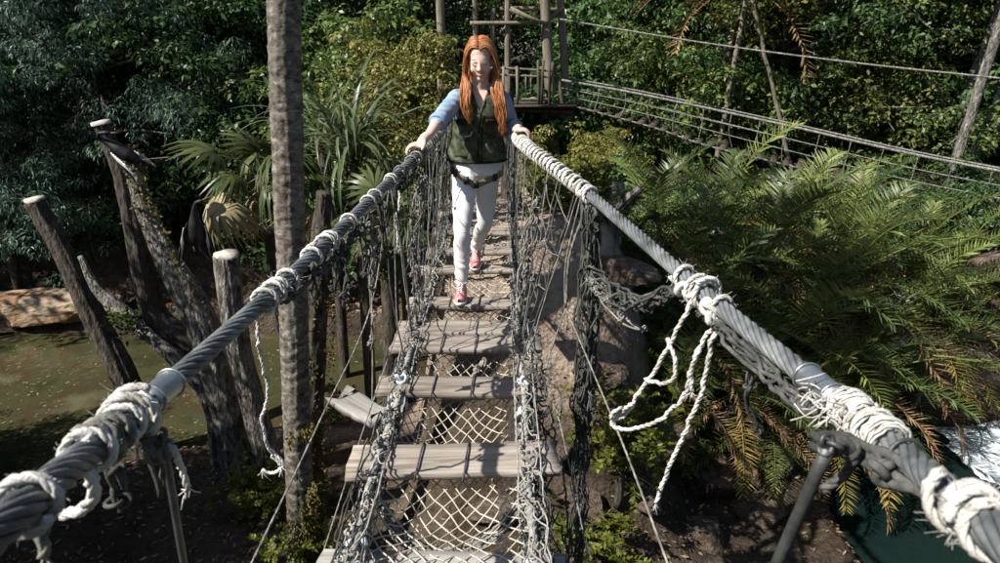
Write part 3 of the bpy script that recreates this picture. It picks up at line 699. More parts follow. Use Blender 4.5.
# ================================================================ VEGETATION
L_ = lambda *a, **k: leafmat(*a, **k)
M['leaf_dark'] = L_('leaf_dark', [(.025, .060, .022), (.05, .105, .034), (.085, .155, .05), (.14, .20, .075)], .36, .3)
M['leaf_blue'] = L_('leaf_blue', [(.028, .066, .046), (.06, .115, .078), (.10, .165, .112), (.17, .225, .165)], .42, .25)
M['leaf_mid'] = L_('leaf_mid', [(.04, .075, .018), (.08, .13, .034), (.13, .185, .05), (.20, .235, .08)], .4, .32)
M['leaf_olive'] = L_('leaf_olive', [(.05, .066, .014), (.11, .128, .028), (.18, .19, .045), (.26, .25, .075)], .5, .3)
M['leaf_yellow'] = L_('leaf_yellow', [(.10, .115, .022), (.19, .19, .04), (.29, .275, .07), (.38, .34, .11)], .5, .3)
M['leaf_lime'] = L_('leaf_lime', [(.06, .085, .012), (.12, .145, .022), (.19, .20, .035)], .45, .3)
M['frond'] = L_('frond', [(.095, .135, .036), (.175, .21, .056), (.29, .31, .095)], .42, .32, .28)
M['frond_dark'] = L_('frond_dark', [(.05, .085, .028), (.09, .13, .042), (.15, .185, .065)], .4, .28, .3)
M['frond_yellow'] = L_('frond_yellow', [(.14, .13, .03), (.26, .21, .05), (.36, .27, .07)], .5, .28, .2)
M['frond_brown'] = L_('frond_brown', [(.20, .115, .05), (.32, .20, .10), (.40, .27, .15)], .7, .15, .2)
M['fan'] = L_('fan', [(.045, .07, .022), (.085, .11, .036), (.14, .155, .062)], .4, .25, .25)
M['fan_dry'] = L_('fan_dry', [(.24, .19, .09), (.36, .30, .17), (.42, .37, .24)], .6, .2, .2)
M['strap'] = L_('strap', [(.05, .085, .038), (.11, .15, .07), (.22, .25, .13)], .36, .25, .3)

def leaf_quads(c, d, length, width, g, fold=.25):
    """leaf-shaped faces: centres c, directions d"""
    n = len(c); d = d / (np.linalg.norm(d, axis=1)[:, None] + 1e-9)
    r = g.normal(0, 1, (n, 3)); e = np.cross(d, r); e /= np.linalg.norm(e, axis=1)[:, None] + 1e-9
    nn = np.cross(d, e)
    ln = (length * g.uniform(.6, 1.3, n))[:, None]; wd = (width * g.uniform(.7, 1.3, n))[:, None]
    V = np.stack([c, c + d * ln * .45 + e * wd * .5 + nn * wd * fold, c + d * ln, c + d * ln * .45 - e * wd * .5 + nn * wd * fold], 1)
    return V.reshape(-1, 3), np.arange(4 * n).reshape(-1, 4)

def branch_tree(seed, H, trunk_r, crown0, spread, nlimb=9, lean=(0, 0), up=.55):
    """trunk and limbs as tubes; returns the mesh builder and twig tips"""
    g = np.random.default_rng(seed); m = MB(); tips = []
    top = np.array((lean[0], lean[1], H * .82))
    q = spline([(0, 0, -.4), (g.normal(0, .1), g.normal(0, .1), H * .2), top * .55 + g.normal(0, .15, 3) * (1, 1, 0), top], .25)
    m.tube(q, trunk_r * (1 - .8 * np.linspace(0, 1, len(q)) ** 1.2) * (1 + .06 * np.sin(np.arange(len(q)) * 1.7)), 9)
    for k in range(nlimb):
        t = crown0 + (1 - crown0) * (k + g.random()) / nlimb
        i = min(len(q) - 1, int(t * (len(q) - 1))); a = q[i]; az = k * 2.4 + g.uniform(-.4, .4)
        l = spread * (1.1 - .55 * t) * g.uniform(.75, 1.2)
        d = np.array((math.cos(az), math.sin(az), up * g.uniform(.3, 1.3)))
        e = a + d * l; mid = a + d * l * .5 + (0, 0, -.06 * l)
        lq = spline([a, mid, e], .25); m.tube(lq, trunk_r * .42 * (1 - t * .5) * np.linspace(1, .15, len(lq)), 6)
        for j in range(4):
            b = lq[int(len(lq) * g.uniform(.35, .98))]; d2 = d * .5 + g.normal(0, .55, 3); d2 /= np.linalg.norm(d2)
            l2 = l * g.uniform(.3, .55); e2 = b + d2 * l2
            m.tube(spline([b, (b + e2) / 2 + g.normal(0, .05, 3), e2], .25), trunk_r * .13, 4); tips += [e2, (b + e2) / 2]
        tips += [e, mid]
    tips.append(q[-1])
    return m, np.array(tips)

def crown(seed, tips, nleaf, length, width, clump=.5, sub=4, droop=-.25, flat=.75, csize=(.22, .5), updown=.35):
    """leaf clumps: leaves lie on the upper outside of many flattened pads, thinning out below"""
    g = np.random.default_rng(seed); nc = len(tips) * sub
    cl = tips[g.integers(0, len(tips), nc)] + g.normal(0, clump, (nc, 3)) * (1, 1, flat)
    cs = g.uniform(*csize, nc); wt = cs ** 2; k = g.choice(nc, nleaf, p=wt / wt.sum())
    o = g.normal(0, 1, (nleaf, 3)); o /= np.linalg.norm(o, axis=1)[:, None]
    lowr = (o[:, 2] < 0) & (g.random(nleaf) > updown); o[lowr, 2] *= -1
    rad = cs[k] * g.uniform(.55, 1.08, nleaf) ** .7
    c = cl[k] + o * rad[:, None] * (1, 1, .62)
    nrm = o * .8 + (0, 0, .55) + g.normal(0, .42, (nleaf, 3)); nrm /= np.linalg.norm(nrm, axis=1)[:, None]
    d = o * .5 + g.normal(0, .7, (nleaf, 3)) + (0, 0, droop)
    d -= nrm * (d * nrm).sum(1)[:, None]; d /= np.linalg.norm(d, axis=1)[:, None] + 1e-9
    e = np.cross(nrm, d); sz = g.uniform(.55, 1.35, nleaf) * g.uniform(.75, 1.2, nc)[k]
    ln = (length * sz)[:, None]; wd = (width * sz * g.uniform(.8, 1.2, nleaf))[:, None]; dn = np.array((0, 0, -1.0))
    V = np.stack([c, c + d * ln * .42 + e * wd * .5 + nrm * wd * .12, c + d * ln + dn * ln * .15, c + d * ln * .42 - e * wd * .5 + nrm * wd * .12], 1)
    m = MB(); m.add(V.reshape(-1, 3), np.arange(4 * nleaf).reshape(-1, 4)); return m

KINDS = {}; BRANCH = {}
def bare(seed, H, spread, n=16, mat='bark'):
    g = np.random.default_rng(seed); m = MB()
    for k in range(n):
        a = g.uniform(0, 6.3); z = H * g.uniform(.12, .8); l = spread * g.uniform(.7, 1.05) * (1.15 - .6 * z / H); d = np.array((math.cos(a), math.sin(a), g.uniform(-.05, .7)))
        q = spline([(0, 0, z), np.array((0, 0, z)) + d * l * .5 + g.normal(0, .12, 3), np.array((0, 0, z)) + d * l + g.normal(0, .2, 3)], .15); m.tube(q, np.linspace(.045, .008, len(q)), 5)
        for j in range(3):
            b = q[int(len(q) * g.uniform(.5, .95))]; e = b + (d + g.normal(0, .7, 3)) * g.uniform(.2, .5); m.tube(spline([b, (b + e) / 2 + g.normal(0, .05, 3), e], .1), np.linspace(.012, .004, 4) if False else .007, 4)
    return m.mesh('bare_branches', True, [M[mat]])
def kind(name, seed, H, tr, c0, spread, nl, nleaf, ll, lw, mat, bark='bark_dark', **kw):
    ck = {k: kw.pop(k) for k in ('clump', 'sub', 'droop', 'flat', 'csize', 'updown') if k in kw}
    m, tips = branch_tree(seed, H, tr, c0, spread, nl, **kw)
    KINDS[name] = (m.mesh('trunk', True, [M[bark]]), crown(seed + 50, tips, nleaf, ll, lw, **ck).mesh('crown', False, [M[mat]]))
def tree(k, x, y, label, cat='tree', group=None, sc=1.0, rz=None, name='broadleaf_tree', z=None, mat=None):
    z = float(gh(x, y)) if z is None else z
    t = thing(name, (x, y, z), label, cat, group, random.uniform(0, 6.3) if rz is None else rz)
    t.scale = (sc, sc, sc * random.uniform(.92, 1.1))
    a, b = KINDS[k]
    link('trunk', a, t); c = link('crown', b, t)
    if k in BRANCH: link('bare_branches', BRANCH[k], t)
    return t
kind('dense', 1, 9.5, .20, .08, 3.0, 15, 52000, .13, .068, 'leaf_dark', clump=.55, sub=5)
kind('dense2', 2, 8.5, .17, .10, 2.7, 14, 44000, .12, .06, 'leaf_mid', clump=.5, sub=5, bark='bark')
kind('wispy', 3, 9.0, .18, .10, 3.2, 16, 70000, .12, .024, 'leaf_blue', clump=.5, droop=-1.6, sub=6, csize=(.15, .42), updown=.8)
kind('olive', 4, 7.5, .15, .12, 2.5, 13, 36000, .10, .055, 'leaf_olive', clump=.45, sub=5)
kind('open', 5, 10, .17, .16, 3.0, 10, 20000, .13, .06, 'leaf_mid', clump=.42, sub=3, bark='bark')
kind('shrub', 6, 2.0, .04, .05, 1.1, 12, 11000, .10, .05, 'leaf_mid', clump=.22, sub=3, csize=(.12, .28))
kind('shrub_dark', 7, 2.0, .04, .05, 1.1, 12, 9000, .15, .07, 'leaf_dark', clump=.25, sub=3, csize=(.14, .3))
kind('bush_lime', 8, 2.4, .05, .04, 1.25, 14, 15000, .085, .05, 'leaf_yellow', clump=.24, sub=3, csize=(.12, .28))

for k_, s_, H_, sp_ in (('dense', 91, 9.5, 3.3), ('dense2', 92, 8.5, 3.0), ('wispy', 93, 9, 3.5), ('open', 94, 10, 3.2), ('olive', 95, 7.5, 2.8)): BRANCH[k_] = bare(s_, H_, sp_)
GL = 'dark trees behind the pond'
for i, (k, x, y, s) in enumerate([('dense', -10.4, 15.6, 1), ('dense', -6.6, 15.8, .95), ('dense', -8.6, 18.6, 1.1), ('dense', -5.2, 18.5, 1.1), ('dense', -12.6, 18.5, 1.1), ('dense', -3.6, 15.4, .8)]):
    tree(k, x, y, 'dark dense broadleaf tree in the wood beyond the pond', group=GL, sc=s)
for i, (x, y, s) in enumerate([(-8.2, 13.9, .8), (-12.2, 14.6, .95), (-10.0, 13.6, .62)]):
    tree('wispy', x, y, 'blue-green fine-leaved tree with drooping sprays above the orange shore rocks', group='fine-leaved trees above the shore rocks', sc=s, name='fine_leaved_tree')
for i, (x, y, s) in enumerate([(-2.2, 20.5, .95), (2.6, 22.5, 1.0), (-3.6, 22, 1.1), (-.6, 24, .9)]):
    tree('open' if i in (1, 3) else 'dense2', x, y, 'mid green tree standing behind the wooden lookout tower', group='trees behind the lookout tower', sc=s)
GR = 'trees behind the second rope bridge'
for i, (k, x, y, s) in enumerate([('dense', 4.9, 18.8, 1), ('dense', 8.4, 17.4, .9), ('dense', 12.6, 16.8, .95), ('dense', 15.4, 19, 1.1), ('dense', 2.9, 21.2, .9)]):
    tree(k, x, y, 'dark dense broadleaf tree in the wood behind the second rope bridge', group=GR, sc=s)
tree('olive', 6.8, 16.4, 'olive yellow tree beside the brown-fronded tall palm', sc=1.05, name='olive_tree', rz=1)
for x, y, s in ((10.6, 15.0, .9), (12.9, 13.6, .75), (3.4, 18.6, .9)):
    tree('open', x, y, 'thin open-crowned tree with sky showing through its leaves', group='open-crowned trees', sc=s)
for x, y, s in ((10.2, 20.2, .8), (6.2, 20.5, .9), (17, 16, 1.0)):
    tree('dense2', x, y, 'mid green leafy tree far back in the right-hand wood', group='mid green trees far back', sc=s)
# bushes
tree('bush_lime', *P(408, 110, 11.6)[:2], 'rounded yellow-green bush behind the strap-leaved clump', 'bush', sc=.85, name='yellow_green_bush', z=float(P(408, 110, 11.6)[2]) - .95)
tree('shrub', *P(345, 60, 13.0)[:2], 'green bush rising behind the thick palm trunk', 'bush', sc=1.25, name='shrub', z=float(P(345, 60, 13.0)[2]) - 1.6)
for px, py, y in ((516, 164, 11.5), (600, 158, 12.8), (590, 172, 12)):
    p = P(px, py, y); tree('bush_lime', p[0], y, 'yellow-green shrub on the bank before the lookout tower', 'bush', 'shrubs before the lookout tower', sc=.5, name='yellow_green_bush', z=p[2] - .7)
for i in range(12):
    x = -12.5 + i * .95 + random.uniform(-.3, .3); y = 13.9 + random.uniform(-.2, .9)
    tree('shrub_dark', x, y, 'dark green shrub on the far bank of the pond', 'bush', 'shrubs on the far bank of the pond', sc=random.uniform(.7, 1.15), name='shrub')
for i in range(16):
    x = 1.6 + i * .85 + random.uniform(-.3, .3); y = 16.0 + random.uniform(-.3, 1.0)
    tree('shrub' if i % 3 else 'shrub_dark', x, y, 'green shrub below the second rope bridge', 'bush', 'shrubs below the second rope bridge', sc=random.uniform(.75, 1.25), name='shrub')
for i, (x, y) in enumerate([(8.6, 11.2), (9.8, 10.8), (10.8, 11.6), (7.8, 12.2), (9.2, 12.4)]):
    tree('shrub_dark', x, y, 'blue-green shrub above the stream rocks', 'bush', 'shrubs above the stream rocks', sc=.5, name='shrub')
for i in range(13):
    x = 1.9 + i * .52; y = 11.4 + random.uniform(-.3, .7)
    tree('shrub_dark', x, y, 'low dark shrub behind the date palms', 'bush', 'low shrubs behind the date palms', sc=random.uniform(.36, .5), name='shrub')
# unseen trees added on the left bank, beside the camera, to shade the pond edge
for x, y, s in ((-7.7, 4.0, .70), (-7.6, .4, .6), (-12.5, .4, .9), (-6.0, 1.8, .5), (-9.8, 6.0, .55), (-15.5, 13.5, 1.25)):
    tree('dense', x, y, 'tall leafy tree added out of view on the left bank for its shade', group='trees added on the left bank for shade', sc=s)
for x, y, s in ((-4.2, -3.5, .8), (4.5, -4, .9), (9, 0, .9), (13, 6, 1)):
    tree('dense2', x, y, 'leafy tree on the near bank beside the bridge end', group='trees on the near bank', sc=s)
# far-off wood that reads as one mass
g = np.random.default_rng(77); n = 90000
cx = g.uniform(-32, 34, 420); cy = g.uniform(25, 36, 420); cz = g.uniform(-2, 1, 420) + g.random(420) ** 2 * np.where(cx > -3, 3.2, 6) + .8 * np.sin(cx * .35)
cz = np.where(((cx > -.5) & (cx < 4)) | ((cx > 11) & (cx < 15.5)) | ((cx > 17.5) & (cx < 23)), np.minimum(cz, -1.2), cz)
k = g.integers(0, 420, n); c = np.stack([cx, cy, cz], 1)[k] + g.normal(0, 1, (n, 3)) * (1.1, .9, .8)
m = MB(); m.add(*leaf_quads(c, g.normal(0, 1, (n, 3)) + (0, 0, -.2), .26, .14, g))
tag(m.build('distant_wood', M['leaf_dark'], smooth=False), 'leafy mass of the far-off wood behind all the trees', 'wood', kind='stuff')

# ---------------------------------------------------------------- date palms on the right
def pinnate(seed, length=1.6, n=30, ll=.29, droop=.72, lw=.027):
    """one feather frond lying along +X, arching down"""
    g = np.random.default_rng(seed); t = np.linspace(0, 1, 22)
    ang = .55 - droop * 1.55 * t ** 1.4
    dx = np.cos(ang); dz = np.sin(ang); st = length / 21
    q = np.stack([np.cumsum(dx) * st, .05 * length * np.sin(t * 2 + seed), np.cumsum(dz) * st], 1); q -= q[0]
    m = MB(); m.tube(q, np.linspace(.012, .002, 22), 4)
    T, _, _ = frames(q); side = np.array((0, 1, 0))
    for s in (-1, 1):
        for i in range(n):
            u = .13 + .87 * (i + g.random() * .5) / n; x = u * 21; a = int(min(20, x)); f = x - a
            p = q[a] * (1 - f) + q[min(21, a + 1)] * f; tt = T[a]; up = np.cross(side, tt) * -1
            up = up / np.linalg.norm(up)
            l = ll * (math.sin(math.pi * min(1, .12 + .8 * u)) ** .6) * g.uniform(.8, 1.1); w = lw * g.uniform(.8, 1.2)
            d = side * s * (1.0 - .3 * u) + tt * (.40 + .35 * u) + up * g.uniform(.15, .7); d /= np.linalg.norm(d)
            d2 = d + (0, 0, -.10 - .25 * g.random()); d2 /= np.linalg.norm(d2)
            e = np.cross(d, up); e /= np.linalg.norm(e) + 1e-9; e = e * .8 + up * .4 * s
            b = p + d * l * .55; c = b + d2 * l * .5
            m.add([p, p + d * l * .25 + e * w / 2, p + d * l * .25 - e * w / 2, b + e * w * .42, b - e * w * .42, c], [(1, 3, 4, 2)], [(0, 1, 2), (3, 5, 4)])
    return m
def frondset(n, mats, **kw):
    out = {}
    for mat in mats: out[mat] = [pinnate(k, **kw).mesh('frond', False, [M[mat]]) for k in range(n)]
    return out
FR = frondset(3, ['frond', 'frond_dark', 'frond_yellow', 'frond_brown'])
def date_palm(x, y, z, label, nf=22, sc=1.0, seed=0, group=None, trunk=.9):
    g = np.random.default_rng(seed); t = thing('date_palm', (x, y, z - trunk), label, 'palm', group)
    m = MB(); tq = np.array([(.02 * math.sin(k), .02 * math.cos(k), trunk * k / 8) for k in range(9)])
    m.tube(tq, .09 + .02 * np.array([0, 1, 0, 1, 0, 1, 0, 1, .5]), 9); tk = link('trunk', m.mesh('trunk', False, [M['bark_dark']]), t)
    for k in range(nf):
        age = (k + .5) / nf
        mat = ('frond_dark' if g.random() < .42 else 'frond') if age < .66 + .22 * g.random() else ('frond_yellow' if age < .92 else 'frond_brown')
        o = link('frond', FR[mat][int(g.integers(3))], t); o.location = (0, 0, trunk)
        o.rotation_euler = (g.uniform(-.25, .25), .30 - 1.25 * (1 - age) + .62 * age + g.uniform(-.12, .12), k * 2.4 + g.uniform(-.3, .3))
        s = 1.35 * sc * g.uniform(.75, 1.12); o.scale = (s, s, s)
    return t
GP = 'feather-leaved date palms on the slope'
for i, (px, py, y, s) in enumerate([(655, 228, 9.4, .8), (722, 226, 9.9, .85), (790, 228, 10.4, .85), (850, 245, 9.8, .82), (910, 275, 10.0, .78), (672, 285, 8.2, .8), (760, 270, 8.6, .95), (845, 285, 8.9, .98), (905, 320, 9.0, .82), (700, 330, 7.6, .72), (790, 345, 7.8, .85), (860, 385, 7.7, .8), (735, 395, 7.2, .6), (820, 425, 7.1, .62), (625, 255, 9.0, .62), (676, 385, 7.0, .58), (770, 420, 7.3, .6), (915, 385, 8.3, .62), (815, 300, 8.6, .8), (940, 310, 9.6, .7), (640, 300, 8.3, .6), (950, 350, 9.2, .6)]):
    p = P(px, py, y); gz = float(gh(p[0], y)); date_palm(p[0], y, p[2], 'bushy feather-fronded date palm on the slope beside the bridge', 19, s, i, GP, max(.3, p[2] - gz))
for i, (px, py, y, s) in enumerate([(965, 262, 10.6, .65), (990, 295, 10.3, .6)]):
    p = P(px, py, y); date_palm(p[0], y, p[2], 'feather-fronded palm above the stream rocks', 16, s, 40 + i, 'palms above the stream', max(.3, p[2] - float(gh(p[0], y))))
# tall palm with dry fronds in the wood behind
TP = P(735, 5, 15.6); t = date_palm(TP[0], 15.6, TP[2] + .4, 'tall palm with hanging dry brown fronds in the right-hand wood', 24, 1.25, 60, None, TP[2] + .4 - float(gh(TP[0], 15.6)))
for ch in t.children:
    if ch.name.startswith('frond') and random.random() < .3: ch.data = FR['frond_brown'][0]

# ---------------------------------------------------------------- fan palms
def fan_leaf(seed, rad=.55, n=30, stalk=.7, droop=.5):
    g = np.random.default_rng(seed); m = MB()
    m.tube(spline([(0, 0, 0), (stalk * .5, 0, .06), (stalk, 0, 0)], .1), .009, 4)
    for i in range(n):
        a = -2.35 + 4.7 * i / (n - 1) + g.normal(0, .03); l = rad * (1 - .18 * abs(a) / 2.35) * g.uniform(.88, 1.08)
        d = np.array((math.cos(a), math.sin(a), 0)); e = np.array((-math.sin(a), math.cos(a), 0)); w = .5 * rad * 4.7 / n
        c0 = np.array((stalk, 0, 0)); z = lambda f: -droop * l * max(0, f - .45) ** 1.6 * 2.2 + .04 * math.cos(i * math.pi)
        f = [.04, .45, .75, 1.0]; ww = [.12, .85, .5, .03]
        pts = [c0 + d * l * k + (0, 0, z(k)) for k in f]
        v = []
        for p, k in zip(pts, ww): v += [p + e * w * k, p - e * w * k + (0, 0, .006)]
        m.add(v, [(0, 2, 3, 1), (2, 4, 5, 3), (4, 6, 7, 5)])
    return m
FAN = {k: [fan_leaf(s, droop=d).mesh('fan_frond', False, [M[k]]) for s, d in ((1, .5), (2, .9), (3, 1.3))] for k in ('fan', 'fan_dry')}
def fan_palm(base, top, label, nf=16, sc=1.0, r=.11, seed=0, bark='bark_dark', dry=.2, low=.8):
    g = np.random.default_rng(seed); base = np.array(base, float); top = np.array(top, float)
    t = thing('fan_palm', base, label, 'palm')
    q = spline([base, (base + top) / 2 + (.03, 0, 0), top], .12); m = MB(); m.tube(q, r * (1 + .08 * (np.arange(len(q)) % 2)), 12); m.build('trunk', M[bark], t)
    for k in range(nf):
        age = (k + .5) / nf; dr = g.random() < dry * 2 * age
        o = link('fan_frond', FAN['fan_dry' if dr else 'fan'][min(2, int(age * 3))], t); o.location = tuple(top - base)
        o.rotation_euler = (g.uniform(-.5, .5), -1.1 + (1.1 + low) * age + g.uniform(-.15, .15), k * 2.4 + g.uniform(-.3, .3)); s = sc * g.uniform(.8, 1.15); o.scale = (s, s, s)
    return t
def on_ground(px, py, y):
    p = P(px, py, y); return np.array((p[0], y, float(gh(p[0], y)) - .1))
tp = P(262, 175, 8.4); fan_palm((tp[0], 8.4, float(gh(tp[0], 8.4)) - .3), tp, 'fan palm with pale drooping fronds behind the thick palm trunk', 15, .8, .09, 1, low=.85)
tp = P(388, 226, 7.0); fan_palm((tp[0] - .2, 7.1, float(gh(tp[0], 7.1)) - .3), tp, 'slim fan palm with hanging fronds just left of the bridge', 13, .62, .10, 2, low=1.0, dry=.35)
tp = P(-14, 170, 12.9); fan_palm((tp[0], 12.9, float(gh(tp[0], 12.9)) - .3), tp, 'fan palm with a few yellow blades above the orange rocks', 12, .75, .09, 3, low=.6)

# strap-leaved clump (long arching blades)
def strap_leaf(seed, length=1.5, w=.045, bend=1.7):
    g = np.random.default_rng(seed); t = np.linspace(0, 1, 11); ang = 1.35 - bend * t ** 1.7
    st = length / 10; q = np.stack([np.cumsum(np.cos(ang)) * st, .06 * np.sin(2 * t + seed), np.cumsum(np.sin(ang)) * st], 1); q -= q[0]
    ww = w * np.array([.7, .9, 1, 1, 1, .95, .85, .7, .5, .28, .03]) / 2
    m = MB(); m.grid(np.stack([q + np.stack([0 * ww, ww, .25 * ww], 1), q - (0, 0, .002), q + np.stack([0 * ww, -ww, .25 * ww], 1)], 1)); return m
STR = [strap_leaf(s, bend=b).mesh('leaf', True, [M['strap']]) for s, b in ((1, 1.3), (2, 1.9), (3, 2.5), (4, 2.9))]
def strap_clump(px, py, y, label, n=70, sc=1.0, seed=0, down=.5):
    g = np.random.default_rng(seed); p = P(px, py, y); z0 = float(gh(p[0], y)); t = thing('strap_leaved_plant', (p[0], y, z0), label, 'plant')
    h = max(.2, p[2] - z0); m = MB(); m.tube(spline([(0, 0, -.2), (.05, 0, h * .5), (0, 0, h)], .2), .09, 9); link('stem', m.mesh('stem', True, [M['bark_dark']]), t)
    for k in range(n):
        o = link('leaf', STR[int(g.integers(4))], t); o.location = (g.normal(0, .06), g.normal(0, .06), h - g.random() * .35)
        o.rotation_euler = (g.uniform(-.3, .3), g.uniform(-.4, .9), g.uniform(0, 6.3)); s = sc * g.uniform(.7, 1.15); o.scale = (s, s, s)
    return t
strap_clump(350, 150, 8.8, 'large clump of long arching strap leaves beside the bridge', 130, 1.15, 1)
strap_clump(398, 190, 9.2, 'smaller clump of arching strap leaves next to the left handrail', 80, .85, 2)
strap_clump(322, 135, 10.4, 'clump of strap leaves half hidden behind the thick palm trunk', 70, .95, 3)

# ---------------------------------------------------------------- trunks on the left
def lumpy_tube(m, pts, radii, seed, sides=40, amp=.2, step=.05, ridges=9, rings=0.0):
    g = np.random.default_rng(seed); q = spline(pts, step); n = len(q); r = np.interp(np.linspace(0, 1, n), np.linspace(0, 1, len(radii)), radii)
    T, Nn, B = frames(q); a = np.linspace(0, 2 * np.pi, sides, endpoint=False); L = arclen(q)
    bump = 1 + amp * 1.6 * fbm(a[None] * 2.2 / 1.0 + seed * 3, L[:, None] * 1.6 + 0 * a[None]) + .06 * np.sin(ridges * a[None] + 1.6 * np.sin(L[:, None] * 4)) + .05 * np.sin((2 * ridges + 1) * a[None] + 1.1 * np.sin(L[:, None] * 7 + 2)) + .10 * fbm(a[None] * 5 + seed, L[:, None] * 5 + 0 * a[None])
    if rings: bump = 1 + (bump - 1) * .35 + rings * (((L[:, None] + .035 * np.sin(a[None] * 2 + L[:, None]) + .03 * fbm(a[None] * 2, L[:, None] * 3)) / .105) % 1.0 - .5) + .10 * fbm(a[None] * 7 + 3, L[:, None] * 16)
    bump[:, -1] = (bump[:, -1] + bump[:, 0]) / 2
    V = q[:, None] + (r[:, None] * bump)[..., None] * (np.cos(a)[None, :, None] * Nn[:, None] + np.sin(a)[None, :, None] * B[:, None])
    i = np.arange(n - 1)[:, None] * sides; j = np.arange(sides)[None]; j2 = (j + 1) % sides
    Q = np.stack([i + j, i + j2, i + sides + j2, i + sides + j], -1).reshape(-1, 4)
    v = np.vstack([V.reshape(-1, 3), q[:1], q[-1:]]); k = np.arange(sides); k2 = (k + 1) % sides; mm = n * sides
    m.add(v, Q, np.vstack([np.stack([np.full(sides, mm), k2, k], 1), np.stack([np.full(sides, mm + 1), (n - 1) * sides + k, (n - 1) * sides + k2], 1)]))
    return q
def cut_face(at, nrm, r, t, seed=0):
    """pale sawn end of a limb"""
    nrm = np.array(nrm, float); nrm /= np.linalg.norm(nrm); m = MB()
    g = np.random.default_rng(seed); q = np.array([np.array(at) - nrm * .02, np.array(at) + nrm * .012])
    T, Nn, B = frames(np.vstack([q, q[-1:] + nrm * .01])); a = np.linspace(0, 2 * np.pi, 20, endpoint=False); rr = r * (1 + .08 * np.sin(3 * a + seed) + .04 * np.sin(5 * a))
    ring = [q[k] + rr[:, None] * (np.cos(a)[:, None] * Nn[k] + np.sin(a)[:, None] * B[k]) for k in (0, 1)]
    v = np.vstack(ring + [q[1:] + nrm * .004]); k = np.arange(20); k2 = (k + 1) % 20
    m.add(v, np.stack([k, k2, 20 + k2, 20 + k], 1), np.stack([np.full(20, 40), 20 + k, 20 + k2], 1)); return m.build('cut_end', M['cutwood'], t, smooth=False)
def gbase(px, y): 
    x = P(px, 470, y)[0]; return np.array((x, y, float(gh(x, y)) - .15))
# forked tree with the birds
b0 = gbase(258, 7.0)
t = thing('forked_tree', b0, 'grey ridged forked tree with its upper limb sawn off above the pond', 'tree')
m = MB(); q1 = [b0, P(245, 470, 7.0), P(231, 426, 7.0), P(210, 345, 7.05), P(188, 295, 7.15), P(172, 268, 7.2), P(153, 228, 7.3), P(137, 182, 7.4), P(131, 150, 7.45)]
lumpy_tube(m, q1, [.26, .20, .185, .175, .175, .165, .12, .095, .08], 1); m.build('trunk', M['bark'], t)
m = MB(); lumpy_tube(m, [P(200, 345, 7.2), P(160, 320, 7.3), P(147, 285, 7.35), P(136, 235, 7.4), P(124, 180, 7.45), P(112, 148, 7.5), P(101, 124, 7.5)], [.16, .14, .13, .12, .11, .09, .08], 2); m.build('limb', M['bark_dark'], t)
cut_face(P(101, 122, 7.5), (-.15, -.1, 1), .105, t, 1)
m = MB(); g = np.random.default_rng(4)
for k in range(700):
    i = g.integers(2, len(q1)); f_ = g.random(); a_ = g.uniform(-.6, 1.6); c = np.array(q1[i]) * f_ + np.array(q1[i - 1]) * (1 - f_) + .2 * np.array((math.sin(a_) * .9, -.5, math.cos(a_) * .4)) * g.uniform(.8, 1.05)
    m.add(*leaf_quads(c[None], g.normal(0, 1, (1, 3)), .06, .03, g))
tag(m.build('moss', M['moss'], t, smooth=False), kind='stuff')
# stump
b0 = gbase(275, 6.8); t = thing('tree_stump', b0, 'tall mottled stump with a white sawn top beside the thick palm trunk', 'tree stump')
m = MB(); lumpy_tube(m, [b0, P(268, 460, 6.8), P(252, 400, 6.8), P(240, 350, 6.8), P(231, 300, 6.8), P(227, 256, 6.8)], [.19, .145, .135, .13, .125, .13], 3); m.build('trunk', M['bark'], t); cut_face(P(227, 254, 6.8), (.03, -.05, 1), .128, t, 2)
# leaning dark stump
b0 = gbase(150, 8.0); t = thing('tree_stump', b0, 'dark leaning stump with a pale sawn top above the orange rocks', 'tree stump')
m = MB(); lumpy_tube(m, [b0, P(128, 385, 8.0), P(98, 325, 8.1), P(68, 262, 8.2), P(46, 222, 8.3), P(34, 201, 8.3)], [.2, .165, .155, .14, .12, .115], 4); m.build('trunk', M['bark_dark'], t); cut_face(P(34, 199, 8.3), (-.1, -.1, 1), .118, t, 3)
# leaning limb
b0 = gbase(225, 7.3); t = thing('leaning_trunk', b0, 'thin grey leaning trunk crossing in front of the pond', 'tree trunk')
m = MB(); lumpy_tube(m, [b0, P(212, 402, 7.3), P(180, 362, 7.4), P(135, 322, 7.6), P(98, 290, 7.7), P(80, 256, 7.8)], [.16, .12, .11, .10, .085, .03], 5); m.build('trunk', M['bark'], t)
m = MB(); g = np.random.default_rng(6)
for k in range(160): m.add(*leaf_quads((P(126, 322, 7.45) + g.normal(0, .09, 3))[None], g.normal(0, 1, (1, 3)), .09, .04, g))
tag(m.build('leaf_tuft', M['leaf_mid'], t, smooth=False), kind='stuff')
